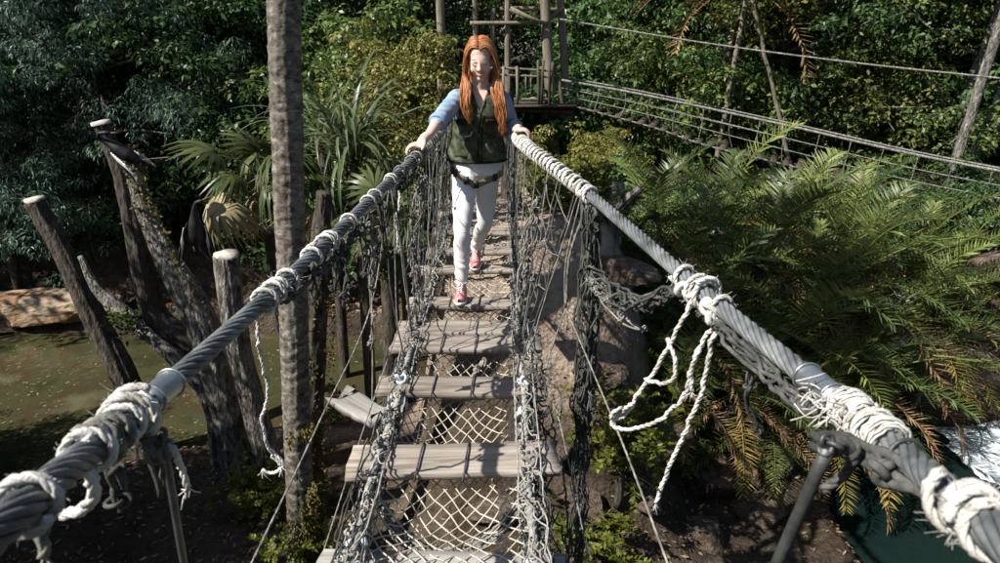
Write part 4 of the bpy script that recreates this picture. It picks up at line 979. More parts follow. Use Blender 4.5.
# thick palm trunk
b0 = np.array((*P(300, 575, 5.45)[:2], 0)); b0[2] = float(gh(b0[0], b0[1])) - .2
t = thing('palm_trunk', b0, 'tall thick ringed palm trunk standing beside the left handrail', 'palm')
m = MB(); pts = [b0, P(302, 540, 5.45), P(299, 470, 5.45), P(296, 390, 5.45), P(293, 300, 5.45), P(289, 200, 5.45), P(286, 100, 5.45), P(284, 10, 5.45), P(282, -150, 5.45), P(281, -420, 5.5)]
q = spline(pts, .035); n = len(q); nn_ = n; ring = 1 + .035 * (np.sin(np.arange(n) * 1.1 + .6 * np.sin(np.arange(n) * .31)) > .3) + .022 * rng.normal(0, 1, n)
m2 = MB(); lumpy_tube(m2, pts, [.15, .135, .128, .126, .125, .125, .126, .127, .128, .13], 17, 48, .07, .018, 13, .05); tr = m2.build('trunk', M['bark'], t)
M['palm_bark'] = surf('palm_bark', [(.03, .027, .022), (.115, .10, .082), (.21, .19, .16), (.36, .34, .30)], 11, (1, 1, 1.5), rough=.9, bump=.9, bscale=9, spec=.1, bdist=.02, dist=.7)
tr.data.materials[0] = M['palm_bark']
topq = q[-1]
for k in range(18):
    age = (k + .5) / 18; o = link('fan_frond', FAN['fan'][min(2, int(age * 3))], t); o.location = tuple(topq - b0)
    o.rotation_euler = (0, -1.1 + 1.7 * age, k * 2.4); o.scale = (1.4, 1.4, 1.4)
m = MB(); g = np.random.default_rng(14); nm = 5200                                     # mossy fern growth on its foot
hh = b0[2] + .2 + g.random(nm) ** 1.5 * 1.75; aa = g.uniform(-1.9, 1.2, nm) ; cx = np.interp(hh, q[:, 2], q[:, 0]); cy = np.interp(hh, q[:, 2], q[:, 1])
rr = .16 + np.abs(g.normal(0, .035, nm)); c = np.stack([cx + rr * np.cos(aa), cy + rr * np.sin(aa), hh], 1)
kk = fbm(aa * 1.3, hh * 2.2) > -.02 - .12 * (hh < -2.6); c = c[kk]
m.add(*leaf_quads(c, np.stack([np.cos(aa), np.sin(aa), -.7 + 0 * aa], 1)[kk] + g.normal(0, .5, c.shape), .05, .022, g)); tag(m.build('moss', M['moss'], t, smooth=False), kind='stuff')
# old stump behind it
b0 = gbase(306, 6.2); t = thing('tree_stump', b0, 'rough split stump right behind the thick palm trunk', 'tree stump')
m = MB(); lumpy_tube(m, [b0, P(308, 470, 6.2), P(314, 380, 6.2), P(318, 290, 6.2), P(322, 230, 6.2), P(324, 192, 6.2)], [.17, .14, .125, .12, .11, .07], 7, amp=.35); m.build('trunk', M['bark_dark'], t)
m = MB(); g = np.random.default_rng(15)
for k in range(900):
    z = g.uniform(b0[2], 0); x = np.interp(z, [b0[2], 0], [b0[0], P(322, 230, 6.2)[0]]); a = g.uniform(0, 6.3); m.add(*leaf_quads(np.array([[x + .16 * math.cos(a), 6.2 + .16 * math.sin(a), z]]), g.normal(0, 1, (1, 3)) + (0, 0, -.6), .05, .02, g))
tag(m.build('moss', M['moss'], t, smooth=False), kind='stuff')
# pale stems far behind the woman and at the right
def stem(px0, py0, px1, py1, y, r, label, mat='pole', name='slim_trunk', up=5.0):
    a = P(px1, py1, y); b = P(px0, py0, y); d = (b - a) / np.linalg.norm(b - a); z0 = float(gh(a[0], y)); base = a - d * max(0, (a[2] - z0) / max(.2, d[2])) 
    t = thing(name, base, label, 'tree trunk'); m = MB(); q = spline([base, a, b, b + d * up], .3); m.tube(q + rng.normal(0, .008, q.shape), np.linspace(r * 1.1, r * .8, len(q)), 9); m.build('trunk', M[mat], t); return t
stem(440, 0, 441, 60, 13.0, .085, 'straight pale trunk rising behind the yellow-green bush')
stem(995, 40, 972, 112, 12.6, .09, 'leaning pale trunk at the far end of the second rope bridge', 'bark')
stem(1000, 92, 985, 126, 12.9, .05, 'thin grey trunk beside the leaning pale trunk', 'bark')
stem(732, 75, 724, 118, 14.5, .05, 'slim brown stem behind the second rope bridge', 'pole')
stem(765, 55, 778, 112, 14.2, .04, 'slender stem leaning behind the second rope bridge', 'pole')
# broken stump beside the right rail
b0 = on_ground(602, 290, 7.7); t = thing('tree_stump', b0, 'broken grey stump with a side branch on the earth bank', 'tree stump')
m = MB(); lumpy_tube(m, [b0, P(606, 250, 7.6), P(612, 215, 7.6), P(618, 182, 7.6)], [.20, .14, .11, .07], 9, amp=.5); lumpy_tube(m, [P(613, 212, 7.6), P(626, 200, 7.55), P(640, 188, 7.5)], [.08, .06, .04], 10); m.build('trunk', M['bark'], t)

# ---------------------------------------------------------------- low ferns and epiphytes
def tuft_leaf(seed, mat): 
    g = np.random.default_rng(seed); m = MB(); t = np.linspace(0, 1, 7); q = np.stack([.32 * t, .02 * np.sin(3 * t), .26 * t - .22 * t ** 2.2], 1); m.tube(q, .003, 3)
    for i in range(11):
        for s in (-1, 1):
            u = .15 + .8 * i / 11; p = np.array([np.interp(u, t, q[:, k]) for k in range(3)]); l = .085 * (1 - .45 * u)
            d = np.array((.55, s * .8, .15)); m.add(*leaf_quads(p[None], d[None] + g.normal(0, .08, (1, 3)), l, .03, g))
    return m.mesh('leaf', False, [M[mat]])
TUF = {k: [tuft_leaf(s, k) for s in (1, 2)] for k in ('leaf_lime', 'leaf_mid')}
def tuft(at, label, n=40, sc=1.0, mat='leaf_lime', seed=0, spread=.16, high=.2, name='fern_clump', cat='fern'):
    g = np.random.default_rng(seed); t = thing(name, at, label, cat)
    m = MB(); m.tube(spline([(0, 0, -.15), (0, 0, high)], .1), .05, 7); link('stem', m.mesh('stem', True, [M['bark_dark']]), t)
    for k in range(n):
        o = link('leaf', TUF[mat][k % 2], t); o.location = (g.normal(0, spread), g.normal(0, spread), g.uniform(0, high) + high * .4)
        o.rotation_euler = (g.uniform(-.4, .4), g.uniform(-.9, .8), g.uniform(0, 6.3)); s = sc * g.uniform(.7, 1.2); o.scale = (s, s, s)
    return t
tuft(P(262, 522, 6.2), 'bright yellow-green fern clump at the foot of the tall stump', 85, 1.0, seed=1, spread=.20, high=.42)
tuft(P(300, 560, 5.3), 'small fern clump at the base of the thick palm trunk', 40, .8, seed=2, spread=.14)
p = P(615, 545, 5.6); tuft((p[0], 5.6, float(gh(p[0], 5.6)) + .2), 'bright green leafy shrub on the ground right of the bridge', 90, 1.25, seed=3, spread=.20, high=.75, name='leafy_shrub', cat='shrub')
p = P(590, 575, 5.0); tuft((p[0], 5.1, float(gh(p[0], 5.1)) + .1), 'low yellowish shrub beside the hanging net', 50, 1.1, seed=4, spread=.2, high=.4, name='leafy_shrub', cat='shrub')
p = P(355, 445, 8.2); tuft((p[0], 8.2, float(gh(p[0], 8.2))), 'small green plant on the sandy shore of the pond', 35, 1.1, 'leaf_mid', 5, .15, .15, 'leafy_shrub', 'shrub')
for i, (px, py, y) in enumerate([(575, 200, 7.6), (552, 190, 8.4), (590, 185, 8.2), (535, 185, 8.0), (605, 205, 7.8), (565, 180, 9.2)]):
    p = P(px, py, y); z = float(gh(p[0], y)); t = tuft((p[0], y, z), 'yellow-green ground plant on top of the earth bank', 34, 1.2, 'leaf_lime', 10 + i, .22, .12, 'ground_plant', 'plant'); t['group'] = 'ground plants on the earth bank'
for i, (px, py, y) in enumerate([(676, 470, 6.9), (760, 480, 7.0), (640, 330, 8.0), (655, 380, 7.6)]):
    p = P(px, py, y); z = float(gh(p[0], y)); t = tuft((p[0], y, z), 'small green plant among the tumbled rocks', 30, 1.0, 'leaf_mid', 30 + i, .16, .12, 'ground_plant', 'plant'); t['group'] = 'plants among the rocks'
# ================================================================ LOOKOUT TOWER AND SECOND BRIDGE
TY = 15.0
tower = thing('lookout_tower', (P(548, 165, TY)[0], TY, float(gh(P(548, 165, TY)[0], TY))), 'wooden pole lookout tower with railed platform on the far bank', 'tower')
def tpole(a, b, r, name='post', mat='pole', dy=0.0, sides=10):
    A = P(*a, TY + dy); Bq = P(*b, TY + dy); m = MB(); q = spline([A, (A + Bq) / 2 + rng.normal(0, .012, 3), Bq], .3); m.tube(q, np.linspace(r, r * .85, len(q)), sides); return m.build(name, M[mat], tower)
tpole((556, 172), (542, -70), .125); tpole((571, 174), (558, -40), .10, dy=.3)
tpole((508, 165), (508, -60), .075); tpole((492, 165), (493, 8), .07, dy=.6); tpole((478, 165), (474, -30), .07, dy=.4)
tpole((470, 23), (548, 22), .045, 'beam', dy=-.12); tpole((510, 8), (546, 24), .05, 'beam', dy=-.22); tpole((500, 8), (562, 10), .05, 'beam', dy=.4); tpole((541, 24), (564, 7), .045, 'beam', dy=.15)
for k in range(9):                                                 # platform boards
    m = MB(); x0 = P(478, 100, TY)[0]; x1 = P(572, 104, TY)[0]; z = float(P(530, 103, TY)[2]); m.box(((x0 + x1) / 2, TY - .75 + k * .2, z), (x1 - x0, .185, .05)); m.build('platform_board', M['pole_dark'], tower, smooth=False)
tpole((478, 108), (574, 112), .06, 'joist', 'pole_dark', dy=-.5); tpole((478, 106), (574, 110), .06, 'joist', 'pole_dark', dy=.5)
for py in (68, 74, 96): tpole((476, py), (552, py + 3), .026, 'rail', 'pole', dy=-.7)
for px in (486, 502, 518, 537, 543, 550): tpole((px + random.uniform(-2, 2), 108), (px + random.uniform(-2, 2), 60 if px > 530 else 66), .034, 'railing_post', 'pole_dark' if px > 530 else 'pole', dy=-.72)
for px in (493, 509, 526, 531): tpole((px, 97), (px, 74), .014, 'baluster', 'pole', dy=-.7, sides=6)
tpole((566, 130), (558, 78), .05, 'brace', 'pole_dark', dy=-.3); tpole((545, 118), (553, 62), .045, 'brace', 'pole_dark', dy=-.4)
for k, (a, b) in enumerate([((552, 112), (574, 118)), ((556, 118), (576, 124))]): tpole(a, b, .07, 'joist', 'pole_dark', dy=-.35 + .3 * k)

# second rope bridge from the tower across to the right
far = thing('rope_bridge', (P(800, 185, 12)[0], 12, 0), 'distant thin rope bridge strung from the lookout tower across the trees', 'rope bridge')
def fy(px): return np.interp(px, [560, 1120], [14.6, 10.0])
def fcurve(tab, dy=0.0): return [P(px, py, fy(px) + dy) for px, py in tab]
RT = [(562, 80), (640, 94), (781, 124), (899, 151), (1000, 171), (1120, 192)]; DT = [(566, 104), (652, 127), (705, 145), (799, 168), (910, 197), (1000, 215), (1120, 238)]
def fl(tab, r, name, mat, dy=0.0):
    m = MB(); q = spline(fcurve(tab, dy), .05); m.rope(q, r, 3, sides=4, pitch=.14, step=.04); return m.build(name, M[mat], far)
fl(RT, .030, 'handrail_rope', 'rope_grey'); fl([(a, b - 3) for a, b in RT], .022, 'handrail_rope', 'rope_grey', .9)
for f in (.33, .62): fl([(a[0], a[1] * (1 - f) + np.interp(a[0], [k[0] for k in DT], [k[1] for k in DT]) * f) for a in RT], .012, 'side_rope', 'rope_grey')
for f in (.45,): fl([(a[0], a[1] * (1 - f) + np.interp(a[0], [k[0] for k in DT], [k[1] for k in DT]) * f - 5) for a in RT], .012, 'side_rope', 'rope_grey', .9)
fl(DT, .020, 'deck_rope', 'rope_grey'); fl([(a, b - 3) for a, b in DT], .020, 'deck_rope', 'rope_dark', .9)
dq = spline(fcurve(DT), .05); L = arclen(dq); g = np.random.default_rng(5)
for s in np.arange(.15, L[-1] - .1, .25):
    p = np.array([np.interp(s, L, dq[:, k]) for k in range(3)]); p2 = np.array([np.interp(s + .1, L, dq[:, k]) for k in range(3)]); az = math.atan2(p2[1] - p[1], p2[0] - p[0])
    m = MB(); m.box((0, .45, 0), (.13, .95, .03)); o = link('plank', m.mesh('plank', False, [M['pole_dark' if g.random() < .9 else 'plank']]), far); o.location = tuple(p + (0, 0, .0) - np.array(far.location)); o.rotation_euler = (g.uniform(-.06, .06), -math.atan2(p2[2] - p[2], math.hypot(p2[0] - p[0], p2[1] - p[1])), az)
rq = spline(fcurve(RT), .05)
for s in np.arange(.2, L[-1], .55):
    p = np.array([np.interp(s, L, dq[:, k]) for k in range(3)]); r = np.array([np.interp(p[0], rq[:, 0], rq[:, k]) for k in range(3)])
    m = MB(); m.tube(spline([r, (p + r) / 2 + (g.normal(0, .04), 0, 0), p + (g.normal(0, .1), 0, 0)], .1), .007, 4); m.build('hanger_rope', M['rope_grey'], far)
cab = MB(); cab.rope(fcurve([(560, 19), (700, 42), (850, 62), (1000, 78), (1120, 90)]), .020, 3, sides=5, pitch=.12, step=.05)
tag(cab.build('overhead_cable', M['rope_grey']), 'single grey cable stretched high above the second rope bridge', 'cable')
# anchor posts where the second bridge and the cable end, out of the picture on the right
for px, lab in ((1122, 'wooden post holding the far end of the second rope bridge'),):
    p = P(px, 182, fy(1120)); z = float(gh(p[0], p[1])); t = thing('anchor_post', (p[0], p[1], z - .3), lab, 'post'); m = MB(); m.tube(spline([(p[0], p[1], z - .3), (p[0], p[1], 3.0)], .3), .14, 12); m.build('post', M['pole'], t)

# ================================================================ BIRDS
def bird(at, label, body_dir, neck, tail, wing_dx, sc=1.0, seed=0):
    at = np.array(at); t = thing('water_bird', at, label, 'bird'); d = np.array(body_dir, float); d /= np.linalg.norm(d); g = np.random.default_rng(seed)
    A = at; Bq = at + d * .36 * sc; nk = [Bq + np.array(k) * sc for k in neck]
    path = [A - d * .05, A, A + d * .1 * sc, A + d * .22 * sc, A + d * .33 * sc] + nk
    rad = [.02, .062, .085, .075, .045] + list(np.linspace(.026, .019, len(nk) - 2)) + [.026, .012]
    q = spline(path, .02); L = arclen(q); Lp = arclen(np.array(path)); r = np.interp(L / L[-1], Lp / Lp[-1], np.array(rad) * sc); m = MB(); m.tube(q, r, 12); m.build('body', M['feather'], t)
    h = nk[-1]; hd = h - nk[-2]; hd /= np.linalg.norm(hd); m = MB(); m.tube([h - hd * .01, h + hd * .05 * sc, h + hd * .11 * sc], [.010 * sc, .006 * sc, .001], 6); m.build('bill', M['feather_brown'], t)
    for s in (-1, 1):
        wo = np.array(wing_dx) * s; wc = A + d * .26 * sc + wo * .07 * sc; m = MB()
        for k in range(9):
            e = wc - d * (.12 + .035 * k) * sc + wo * (.02 + .010 * k) * sc + np.array((0, -.006 * k, -.02 - .008 * k)); m.tube(spline([wc, (wc + e) / 2 + wo * .025, e], .03), .012 * sc, 5, ell=.35)
        w = m.build('wing', M['feather'], t); m = MB()
        for k in range(7):
            a = wc - d * (.06 + .03 * k) * sc + wo * (.032 + .006 * k) * sc + np.array((0, -.022, .004)); e = a - d * .15 * sc + wo * .012 + np.array((0, -.012, -.05)); m.tube(spline([a, (a + e) / 2 + wo * .012, e], .03), .0115 * sc, 5, ell=.5)
        m.build('silver_plumes', M['feather_silver'], w)
    tl = np.array(tail, float); m = MB()
    for k in range(7):
        f = (k - 3) / 3; e = A + tl * sc + np.cross(tl / np.linalg.norm(tl), d) * f * .07 * sc + d * .0; m.tube(spline([A, A + tl * .5 * sc, e], .04), np.linspace(.012, .018, len(spline([A, A + tl * .5 * sc, e], .04))) * sc, 5, ell=.3)
    m.build('tail', M['feather_brown' if seed else 'feather'], t)
    m = MB(); 
    for s in (-.03, .03): m.tube([A + (s, 0, 0), A + (s, 0, -.10)], .009, 6)
    m.build('feet', M['feather_brown'], t)
bird(P(196, 243, 6.95), 'dark bird with silver-streaked wing perched in the tree fork', (.15, -.1, .95), [(.02, -.02, .06), (.05, -.03, .12), (.09, -.03, .13), (.13, -.03, .15)], (.05, .18, -.26), (-.9, -.5, 0), 1.0, 0)
bird(P(136, 160, 7.25), 'dark bird with spread silver plumes perched on the sawn limb', (-.55, -.1, .45), [(-.05, -.02, .03), (-.03, -.06, .09), (.05, -.06, .10), (.10, -.05, .10)], (.36, .1, .02), (-.35, -.9, -.2), .95, 1)
# ================================================================ THE PERSON ON THE BRIDGE
person = thing('person', (-.16, 4.28, 0.017), 'person with long red hair, dark olive vest and white trousers walking across the rope bridge', 'person')
def fuse(mb, voxel, it=3, fac=.5):
    me0 = mb.mesh('fuse'); o = bpy.data.objects.new('fuse', me0); COL.objects.link(o)
    r = o.modifiers.new('r', 'REMESH'); r.mode = 'VOXEL'; r.voxel_size = voxel
    s = o.modifiers.new('s', 'SMOOTH'); s.iterations = it; s.factor = fac
    me = bpy.data.meshes.new_from_object(o.evaluated_get(bpy.context.evaluated_depsgraph_get()))
    bpy.data.objects.remove(o); bpy.data.meshes.remove(me0)
    n = len(me.vertices); V = np.empty(n * 3, np.float32); me.vertices.foreach_get('co', V); V = V.reshape(-1, 3)
    return me, V
def fused(mb, voxel, name, mat, parent, it=3, crease=None):
    me, V = fuse(mb, voxel, it)
    if crease is not None:
        N_ = np.empty(len(V) * 3, np.float32); me.vertex_normals.foreach_get('vector', N_); V = V + N_.reshape(-1, 3) * crease(V)[:, None].astype(np.float32)
    off = np.array(WLOC[person.name], np.float32)
    me.vertices.foreach_set('co', (V - off).ravel()); me.update()
    me.polygons.foreach_set('use_smooth', np.ones(len(me.polygons), bool)); me.materials.clear(); me.materials.append(M[mat]); me.name = name
    return link(name, me, parent)
def limb(m, pts, radii, sides=14, step=.015, ell=None):
    q = spline(pts, step); Lq = arclen(q); Lp = [0]; 
    idx = [int(np.argmin(np.linalg.norm(q - np.array(p), axis=1))) for p in pts]
    r = np.interp(np.arange(len(q)), idx, radii)
    T = q[1] - q[0]; T /= np.linalg.norm(T); E = q[-1] - q[-2]; E /= np.linalg.norm(E)
    f = [.95, .8, .5, .15]; g_ = [.3, .6, .87, .99]
    q = np.vstack([[q[0] - T * r[0] * b for b in g_[::-1]], q, [q[-1] + E * r[-1] * b for b in g_]])
    r = np.concatenate([[r[0] * b for b in f[::-1]], r, [r[-1] * b for b in f]])
    m.tube(q, r, sides, ell=ell); return m
A3 = lambda *a: np.array(a, float)
# --- joints
HC = A3(-.118, 4.135, 1.522); TILT = R(17)
HX = A3(.995, -.06, .05); HX /= np.linalg.norm(HX); HF = A3(-.04, -math.cos(TILT), -math.sin(TILT)); HF -= HX * HF.dot(HX); HF /= np.linalg.norm(HF); HU = np.cross(HF, HX) * -1
if HU[2] < 0: HU = -HU
def hd(x, y, z): return HC + HX * x + HF * y + HU * z
HR = np.stack([HX, HF, HU], 1)
shR, shL = A3(-.266, 4.205, 1.288), A3(.008, 4.235, 1.28)
elR, wrR = A3(-.352, 3.985, 1.195), A3(-.405, 3.80, 1.118)
elL, wrL = A3(.085, 4.35, 1.095), A3(.112, 4.10, 1.105)
hipR, hipL = A3(-.235, 4.25, .85), A3(-.075, 4.31, .85)
knR, anR = A3(-.245, 4.06, .475), A3(-.257, 4.085, .10)
knL, anL = A3(-.108, 4.40, .44), A3(-.178, 4.735, .15)
TORSO = [(.82, .150, .105, -.155, 4.285), (.90, .160, .112, -.152, 4.28), (.97, .142, .102, -.147, 4.27), (1.04, .122, .092, -.142, 4.255), (1.12, .132, .102, -.136, 4.24), (1.19, .142, .112, -.130, 4.225), (1.25, .146, .104, -.126, 4.22), (1.295, .142, .086, -.123, 4.222), (1.325, .105, .070, -.121, 4.222), (1.35, .060, .056, -.120, 4.22), (1.38, .050, .052, -.119, 4.205)]
TZ = np.array(TORSO)
def tsec(z, th, off=0.0, flare=None):
    rx, ry, cx, cy = (np.interp(z, TZ[:, 0], TZ[:, k]) for k in (1, 2, 3, 4))
    bust = .018 * np.exp(-((z - 1.19) / .06) ** 2) * np.maximum(0, -np.sin(th)) * (1 - .5 * np.cos(th * 2 + np.pi) * 0)
    ex = off if flare is None else off + flare(z)
    return np.stack([cx + (rx + ex) * np.cos(th), cy + (ry + ex * .8 + bust) * np.sin(th), z + 0 * th], -1)
m = MB(); th = np.linspace(0, 2 * np.pi, 28, endpoint=False)
zz = np.linspace(.82, 1.38, 30); G = np.stack([tsec(np.full(28, z), th) for z in zz], 1); m.grid(G, True)
c0 = G[:, 0].mean(0); c1 = G[:, -1].mean(0); n = 28
m.add(np.vstack([G[:, 0], [c0]]), t=[(k, (k + 1) % n, n) for k in range(n)]); m.add(np.vstack([G[:, -1], [c1]]), t=[((k + 1) % n, k, n) for k in range(n)])
limb(m, [A3(-.120, 4.215, 1.34), A3(-.119, 4.19, 1.40), hd(0, -.02, -.06)], [.054, .047, .050])
m.ellipsoid(hd(0, -.018, .030), (.073, .090, .088), HR, 24, 16)
m.ellipsoid(hd(0, .028, -.022), (.061, .064, .090), HR, 24, 16)
m.ellipsoid(hd(0, .058, -.096), (.026, .024, .022), HR); 
for s in (-1, 1):
    m.ellipsoid(hd(s * .034, .054, -.040), (.027, .026, .028), HR); m.ellipsoid(hd(s * .031, .066, -.001), (.016, .014, .012), HR); m.ellipsoid(hd(s * .010, .094, -.036), (.008, .009, .007), HR)
    m.ellipsoid(hd(s * .068, -.018, -.01), (.010, .018, .026), HR)
limb(m, [hd(0, .082, .012), hd(0, .094, -.012), hd(0, .104, -.031)], [.008, .0095, .0125])
limb(m, [shR, elR, wrR], [.050, .040, .027]); limb(m, [shL, elL, wrL], [.048, .038, .027])
for a, b, c in ((hipR, knR, anR), (hipL, knL, anL)): limb(m, [a, b + (0, .006, 0), b * .6 + c * .4 + (0, .010, 0), c], [.060, .036, .034, .030])
for a, toe in ((anR, A3(-.26, 3.94, .05)), (anL, A3(-.187, 4.63, .05))): limb(m, [a, (a + toe) / 2 + (0, 0, .0), toe], [.033, .03, .022])
# hands: palm, four unequal fingers closed over the rail, thumb at the side
def hand(m, wr, side, y0, outx):
    rt = rail_at(side, y0) + (0, 0, RR + .017); dirr = rail_at(side, y0 - .06) - rail_at(side, y0 + .06); dirr /= np.linalg.norm(dirr)
    kn = rt + (-outx * .014, 0, .020); limb(m, [wr, (wr + kn) / 2 + (0, 0, .006), kn], [.026, .030, .022], ell=1.0)
    across = A3(outx, 0, 0); across -= dirr * across.dot(dirr); across /= np.linalg.norm(across)
    for i, ln in enumerate((.050, .060, .062, .052)):
        k0 = kn + dirr * (.036 - .024 * i) + (0, 0, -.002 * abs(i - 1.5)); k1 = k0 + across * ln * .62 + dirr * .012 + (0, 0, .004); k2 = k1 + across * ln * .42 + dirr * .006 + (0, 0, -.020); k3 = k2 + across * .006 + (0, 0, -.026)
        limb(m, [k0 - across * .02, k0, k1, k2, k3], [.012, .0108, .0098, .0088, .0078], 10, .008)
    b = wr * .45 + kn * .55; tk = b + dirr * .040 - across * .012 + (0, 0, -.006); limb(m, [b, tk, tk + dirr * .032 - across * .004 + (0, 0, -.014), tk + dirr * .052 + (0, 0, -.026)], [.017, .0125, .0108, .0085], 10, .008)
hand(m, wrR, 'L', 3.74, -1.0); hand(m, wrL, 'R', 3.98, 1.0)
body = fused(m, .0048, 'body', 'skin', person, 3)
# face details
def facebit(name, mat, pts, r, ell=None):
    m = MB(); q = spline([hd(*p) for p in pts], .004); n = len(q); m.tube(q, r * np.clip(np.sin(np.linspace(.12, np.pi - .12, n)) * 1.3, .2, 1), 7, ell=ell); return m.build(name, M[mat], body)
for s in (-1, 1):
    facebit('eyelashes', 'lash', [(s * .044, .0745, -.004), (s * .037, .0835, -.0085), (s * .028, .0875, -.0095), (s * .018, .0855, -.005)], .0015)
    facebit('eyebrow', 'brow', [(s * .050, .074, .019), (s * .036, .0875, .0255), (s * .016, .0905, .0215)], .0022)
facebit('lips', 'lips', [(-.031, .0775, -.048), (-.015, .0910, -.0570), (0, .0950, -.0595), (.015, .0910, -.0570), (.031, .0775, -.048)], .0032)
facebit('lips', 'lips', [(-.030, .0775, -.0500), (-.015, .0885, -.0690), (0, .0920, -.0740), (.015, .0885, -.0690), (.030, .0775, -.0500)], .0038)
facebit('teeth', 'teeth', [(-.024, .0825, -.0530), (-.012, .0905, -.0625), (0, .0935, -.0660), (.012, .0905, -.0625), (.024, .0825, -.0530)], .0052)

# hair: many locks from a middle parting, falling in front of both shoulders
m = MB(); g = np.random.default_rng(21)
def scalp(x, y): return .030 + .088 * math.sqrt(max(.02, 1 - ((y + .018) / .09) ** 2 - (x / .073) ** 2))
def lock(p, r0): 
    q = spline(p, .022); n = len(q); t = np.linspace(0, 1, n); m.tube(q, r0 * np.interp(t, [0, .15, .75, 1], [.5, 1, .9, .12]), 5)
for i in range(760):
    s = -1 if i % 2 else 1; u = g.random(); back = u > .42
    pf = .060 - .120 * u                                        # along the parting, front to crown
    start = hd(s * g.uniform(0, .004), pf, scalp(0, pf) + .006)
    lay = g.uniform(0, .012)
    w = .072 + lay; fr = max(0, 1 - u / .42)
    p = [start, hd(s * (.040 + lay * .4), pf * .86 - .006, scalp(.04, pf * .86 - .006) + .009 + lay * .6), hd(s * (w + .002), pf * .60 - .012 + fr * .016, .050 - .012 * fr), hd(s * (w + .014), pf * .42 - .006 + fr * .018, -.014), hd(s * (w + .020 + .006 * lay / .012), pf * .30 + fr * .020, -.080)]
    if not back or g.random() < .62:
        zx = g.uniform(-.040, .046) * (1 if s > 0 else -1); wv = .010 * math.sin(i * 1.7); en = (1.150 if s < 0 else 1.085) + g.uniform(-.02, .10) + abs(zx) * .6; yy = lambda: -g.uniform(0, .030)
        if s > 0: p += [A3(-.022 + zx * .75, 4.110 + yy(), 1.36), A3(-.004 + zx * .72, 4.082 + yy(), 1.28), A3(.004 + zx * .58 + wv, 4.074 + yy() * .7, 1.20), A3(.014 + zx * .42 - wv, 4.072 + yy() * .6, en)]
        else: p += [A3(-.206 + zx * .7, 4.105 + yy(), 1.36), A3(-.208 + zx * .65, 4.080 + yy(), 1.28), A3(-.198 + zx * .52 + wv, 4.074 + yy() * .7, 1.22), A3(-.184 + zx * .38 - wv, 4.074 + yy() * .6, en)]
    else:
        p[3] = hd(s * (w + .010), -.05 - .05 * u, -.02); p[4] = hd(s * (.07 + lay), -.080 - .02 * u, -.09)
        xx = HC[0] + s * g.uniform(.02, .115); p += [A3(xx, 4.27 + g.uniform(0, .03), 1.345), A3(xx, 4.335 + g.uniform(0, .02), 1.22), A3(xx, 4.335, 1.10 + g.uniform(-.03, .06))]
    lock([k + g.normal(0, .0022, 3) for k in p], g.uniform(.0028, .0058))
m.ellipsoid(hd(0, -.024, .034), (.0775, .0905, .0885), HR, 24, 16)
# keep the scalp cap off the face
cap = m.v.pop(); m.n -= len(cap); qd = m.q.pop(); loc = (cap - HC) @ HR
keep = ~((loc[:, 1] > .030 + .5 * np.maximum(0, loc[:, 2] - .055)) & (loc[:, 2] < .078)); qd = qd[keep[qd - m.n].all(1)]
m.v.append(cap); m.q.append(qd); m.n += len(cap)
m.build('hair', M['hair'], person)

# trousers
m = MB(); zz = np.linspace(.80, .945, 10); G = np.stack([tsec(np.full(28, z), th, .010) for z in zz], 1); m.grid(G, True)
m.add(np.vstack([G[:, 0], [G[:, 0].mean(0)]]), t=[(k, (k + 1) % n, n) for k in range(n)] if False else [(k, (k + 1) % 28, 28) for k in range(28)]); m.add(np.vstack([G[:, -1], [G[:, -1].mean(0)]]), t=[((k + 1) % 28, k, 28) for k in range(28)])
limb(m, [hipR + (.012, .02, .01), hipR * .6 + knR * .4 + (.006, -.012, 0), knR, knR * .62 + anR * .38 + (0, .012, 0), anR + (0, 0, .03)], [.094, .078, .056, .056, .042], 18)
limb(m, [hipL + (-.012, -.01, .01), hipL * .6 + knL * .4 + (0, -.012, 0), knL, knL * .62 + anL * .38 + (0, .008, .012), anL + (.0, -.02, .02)], [.092, .076, .056, .054, .042], 18)
def cr(V): 
    z = V[:, 2]; x = V[:, 0]; return .0055 * np.sin(z * 95 + x * 40 + 4 * np.sin(z * 21)) * (np.exp(-((z - .46) / .05) ** 2) + .9 * np.exp(-((z - .20) / .06) ** 2) + .5 * np.exp(-((z - .80) / .06) ** 2)) + .0015 * np.sin(z * 60 + x * 90)
trousers = fused(m, .0062, 'trousers', 'white_jeans', person, 4, cr)
def ringpts(c, ax, r, n=24, e=1.0):
    q = np.array([np.array(c) - np.array(ax) * .01, np.array(c), np.array(c) + np.array(ax) * .01]); T, Nn, B = frames(q); a = np.linspace(0, 2 * np.pi, n); return np.array(c) + r * (np.cos(a)[:, None] * Nn[1] + e * np.sin(a)[:, None] * B[1])
for c, ax in ((anR + (0, 0, .012), A3(0, 0, 1)), (anL + (.003, -.026, .012), A3(.1, -.5, .8))):
    m = MB(); m.tube(ringpts(c, ax, .043), .0045, 6, caps=False); m.build('hem', M['white_jeans'], trousers)
for s_ in (-1, 1):                                        # front pocket seams
    m = MB(); q = np.array([tsec(np.array([z]), np.array([-1.571 + s_ * a]), .0118)[0] for a, z in zip(np.linspace(.62, 1.25, 9), .925 - .07 * np.sin(np.linspace(0, 1.57, 9)))]); m.tube(q, .0022, 5); m.build('pocket_seam', M['rubber'], trousers)
def tear(c, w, tilt):
    m = MB(); q = spline([c + A3(-w, .012, .002 + tilt), c + A3(-w * .4, -.001, -.003), c + A3(w * .4, -.001, -.003), c + A3(w, .012, .002)], .006); m.tube(q, .0042 * np.sin(np.linspace(.2, np.pi - .2, len(q))), 6, ell=.6); m.build('knee_tear', M['skin'], trousers)
tear(knR + A3(0, -.0555, .004), .034, .002); tear(knL + A3(0, -.0555, .02), .03, .003)
